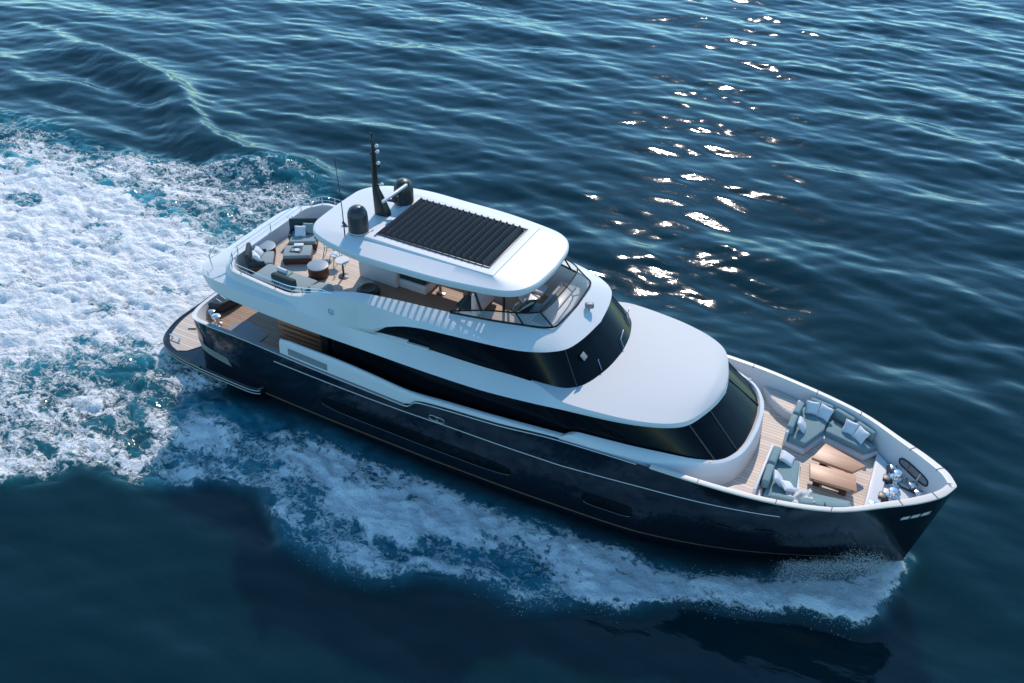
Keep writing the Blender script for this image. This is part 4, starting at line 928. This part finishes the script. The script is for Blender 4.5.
at = me.attributes.new('foam', 'FLOAT', 'POINT'); at.data.foreach_set('value', np.concatenate([D.ravel()*rim.ravel(), np.zeros(4)]).astype(np.float32))
at = me.attributes.new('churn', 'FLOAT', 'POINT'); at.data.foreach_set('value', np.concatenate([np.clip(core + 0.5*stern + 1.0*bow, 0, 1).ravel(), np.zeros(4)]).astype(np.float32))
WATER, N, L, P = new_mat('sea_water')
def nd(t, **kw):
    n = N.new(t)
    for k_, v in kw.items(): setattr(n, k_, v)
    return n
geo = nd('ShaderNodeNewGeometry'); fo = nd('ShaderNodeAttribute', attribute_name='foam'); ch = nd('ShaderNodeAttribute', attribute_name='churn')
def math_(op, a, b_=None, clamp=False):
    n = nd('ShaderNodeMath', operation=op, use_clamp=clamp)
    for i, v in enumerate((a, b_)):
        if v is None: continue
        if isinstance(v, (int, float)): n.inputs[i].default_value = v
        else: L.new(v, n.inputs[i])
    return n.outputs[0]
def noise(vec, sc, det=6, rough=0.55, dist_=0.0):
    n = nd('ShaderNodeTexNoise'); n.inputs['Scale'].default_value = sc; n.inputs['Detail'].default_value = det; n.inputs['Roughness'].default_value = rough; n.inputs['Distortion'].default_value = dist_
    L.new(vec, n.inputs['Vector']); return n
pos = geo.outputs['Position']
wn1 = noise(pos, 0.9, 4, 0.6)
vs = nd('ShaderNodeVectorMath', operation='SCALE'); L.new(wn1.outputs['Color'], vs.inputs[0]); vs.inputs['Scale'].default_value = 1.5
pm_ = nd('ShaderNodeVectorMath', operation='MULTIPLY'); L.new(pos, pm_.inputs[0]); pm_.inputs[1].default_value = (0.68, 1.08, 1.0)
va = nd('ShaderNodeVectorMath', operation='ADD'); L.new(pm_.outputs[0], va.inputs[0]); L.new(vs.outputs[0], va.inputs[1])
def lace(sc, width):
    v = nd('ShaderNodeTexVoronoi', feature='DISTANCE_TO_EDGE', voronoi_dimensions='2D'); v.inputs['Scale'].default_value = sc; L.new(va.outputs[0], v.inputs['Vector'])
    mr = nd('ShaderNodeMapRange'); mr.inputs['From Max'].default_value = width; mr.inputs['To Min'].default_value = 1.0; mr.inputs['To Max'].default_value = 0.0
    L.new(v.outputs['Distance'], mr.inputs['Value']); return mr.outputs[0]
nf = noise(va.outputs[0], 2.0, 8, 0.62, 0.3)
def ridge(sc, det, vec):
    n = noise(vec, sc, det, 0.5, 0.5); m = math_('ABSOLUTE', math_('SUBTRACT', math_('MULTIPLY', n.outputs['Fac'], 2.0), 1.0))
    return math_('SUBTRACT', 1.0, math_('MULTIPLY', m, 2.6), True)
ra = ridge(0.75, 3, va.outputs[0]); rb = ridge(1.9, 3, va.outputs[0]); rc = ridge(4.6, 3, pos)
pat = math_('ADD', math_('ADD', math_('MULTIPLY', ra, 0.31), math_('MULTIPLY', rb, 0.34)), math_('ADD', math_('MULTIPLY', rc, 0.20), math_('MULTIPLY', nf.outputs['Fac'], 0.42)))
raw = math_('SUBTRACT', math_('ADD', math_('MULTIPLY', fo.outputs['Fac'], 1.35), pat), 1.23)
fm = nd('ShaderNodeMapRange', interpolation_type='SMOOTHSTEP'); fm.inputs['From Min'].default_value = 0.0; fm.inputs['From Max'].default_value = 0.32; L.new(raw, fm.inputs['Value'])
gate = nd('ShaderNodeMapRange'); gate.inputs['From Min'].default_value = 0.04; gate.inputs['From Max'].default_value = 0.2; L.new(fo.outputs['Fac'], gate.inputs['Value'])
foam = math_('MULTIPLY', fm.outputs[0], gate.outputs[0])
# water colour: deep blue, greener and paler where air is mixed in
big = noise(pos, 0.06, 3, 0.5)
wc = nd('ShaderNodeMix', data_type='RGBA'); wc.inputs[6].default_value = (0.0012, 0.0160, 0.0225, 1); wc.inputs[7].default_value = (0.0015, 0.0210, 0.0275, 1); L.new(big.outputs['Fac'], wc.inputs['Factor'])
wa = nd('ShaderNodeMix', data_type='RGBA'); wa.inputs[7].default_value = (0.03, 0.24, 0.31, 1)
L.new(math_('MULTIPLY', ch.outputs['Fac'], math_('MULTIPLY', nf.outputs['Fac'], 1.6)), wa.inputs['Factor']); L.new(wc.outputs[2], wa.inputs[6])
fcol = nd('ShaderNodeMix', data_type='RGBA'); fcol.inputs[7].default_value = (0.84, 0.86, 0.86, 1); L.new(foam, fcol.inputs['Factor']); L.new(wa.outputs[2], fcol.inputs[6])
L.new(fcol.outputs[2], P.inputs['Base Color'])
ro = nd('ShaderNodeMapRange'); ro.inputs['To Min'].default_value = 0.055; ro.inputs['To Max'].default_value = 0.85; L.new(foam, ro.inputs['Value']); L.new(ro.outputs[0], P.inputs['Roughness'])
P.inputs['IOR'].default_value = 1.333
P.subsurface_method = 'RANDOM_WALK'; P.inputs['Subsurface Radius'].default_value = (0.7, 1.0, 1.0); P.inputs['Subsurface Scale'].default_value = 6.0
L.new(math_('SUBTRACT', 1.0, math_('MULTIPLY', foam, 1.0), True), P.inputs['Subsurface Weight'])
# fine ripples and foam grain
mp = nd('ShaderNodeMapping'); mp.inputs['Scale'].default_value = (0.55, 1.2, 1.0); L.new(pos, mp.inputs['Vector'])
r1_ = noise(mp.outputs[0], 1.6, 2, 0.45, 0.3)
foh = math_('ADD', math_('MULTIPLY', foam, 0.05), math_('MULTIPLY', math_('MULTIPLY', noise(pos, 5.5, 7, 0.65).outputs['Fac'], foam), 0.16))
hgt = math_('ADD', math_('ADD', math_('MULTIPLY', r1_.outputs['Fac'], 0.015), math_('MULTIPLY', noise(mp.outputs[0], 6.5, 3, 0.5, 0.3).outputs['Fac'], 0.0045)), foh)
bmp = nd('ShaderNodeBump'); bmp.inputs['Strength'].default_value = 1.0; bmp.inputs['Distance'].default_value = 1.0; L.new(hgt, bmp.inputs['Height']); L.new(bmp.outputs[0], P.inputs['Normal'])
me.materials.append(WATER)
water = bpy.data.objects.new('water', me); COL.objects.link(water); tag(water, 'dark blue sea with white foaming wake', 'sea', kind='structure')

# ---- spray: droplets thrown up along the bow wave and the stern wash
def spray(name, label, pts, rad):
    n = len(pts); oct_ = np.array([(1,0,0),(-1,0,0),(0,1,0),(0,-1,0),(0,0,1),(0,0,-1)], np.float32)
    f = np.array([(0,2,4),(2,1,4),(1,3,4),(3,0,4),(2,0,5),(1,2,5),(3,1,5),(0,3,5)])
    V = (pts[:, None, :] + oct_[None]*rad[:, None, None]).reshape(-1, 3).astype(np.float32)
    F = (f[None] + 6*np.arange(n)[:, None, None]).reshape(-1, 3).astype(np.int32)
    m = bpy.data.meshes.new(name); m.vertices.add(len(V)); m.loops.add(F.size); m.polygons.add(len(F))
    m.vertices.foreach_set('co', V.ravel()); m.loops.foreach_set('vertex_index', F.ravel()); m.polygons.foreach_set('loop_start', (np.arange(len(F))*3).astype(np.int32)); m.polygons.foreach_set('loop_total', np.full(len(F), 3, np.int32))
    m.update(calc_edges=True); m.materials.append(SPRAY)
    o = bpy.data.objects.new(name, m); COL.objects.link(o); tag(o, label, 'spray', kind='stuff'); return o
SPRAY = pmat('spray_drops', (0.85, 0.87, 0.88), 0.4, vary=0.05)
po = np.array(BOWOUT[6:]); seg = np.cumsum([0] + list(np.hypot(*np.diff(po, axis=0).T)))
n = 26000; u = RNG.random(n)**0.6*seg[-1]; px = np.interp(u, seg, po[:, 0]); py = np.interp(u, seg, po[:, 1])
fwd = np.clip((px-19)/8, 0, 1)
inw = RNG.normal(0.25, 0.28, n)*(0.8 + 0.6*fwd)
lump = 0.35 + 1.3*vnoise(px*1.3, py*1.3, 5)**2
hgt_ = np.abs(RNG.normal(0, 1, n))*(0.07 + 0.16*fwd)*lump
pts = np.stack([px - 0.3*RNG.random(n), py + inw, 0.08 + hgt_], 1)
# plume thrown up where the stem cuts the water, both sides
m_ = 42000; tt = RNG.random(m_)**0.8; sgn = np.where(RNG.random(m_) < 0.85, -1, 1)
qx = 28.45 - 3.2*tt - 0.3*RNG.random(m_); wl_h = np.interp(qx, [24, 25.6, 26.9, 27.8, 28.3, 28.6], [1.9, 1.22, 0.6, 0.27, 0.09, 0.0])
out = np.abs(RNG.normal(0, 1, m_))*(0.16 + 0.75*tt*0.8); hh = np.abs(RNG.normal(0, 1, m_))*(0.4 + 0.9*vnoise(qx*3.1, qx*0+2.5, 8))*(0.18 + 0.52*np.sin(np.pi*np.clip(tt*1.2+0.05, 0, 1)))
qy = sgn*(wl_h + 0.10 + 0.28*hh + out)
pts = np.concatenate([pts, np.stack([qx + 0.15*RNG.normal(0, 1, m_), qy, 0.05 + hh*np.exp(-out*0.8)], 1)])
n = len(pts); ok = np.abs(pts[:, 1]) > np.interp(pts[:, 0], [10, 20, 24, 26, 28.4], [3.5, 3.3, 2.3, 1.35, 0.15]) + 0.12*pts[:, 2]
spray('bow_spray', 'fine white spray flung off the bow wave along the near side', pts[ok], np.where(np.arange(n) < n - m_, 0.004 + 0.010*RNG.random(n)**3, 0.0035 + 0.010*RNG.random(n)**5)[ok])
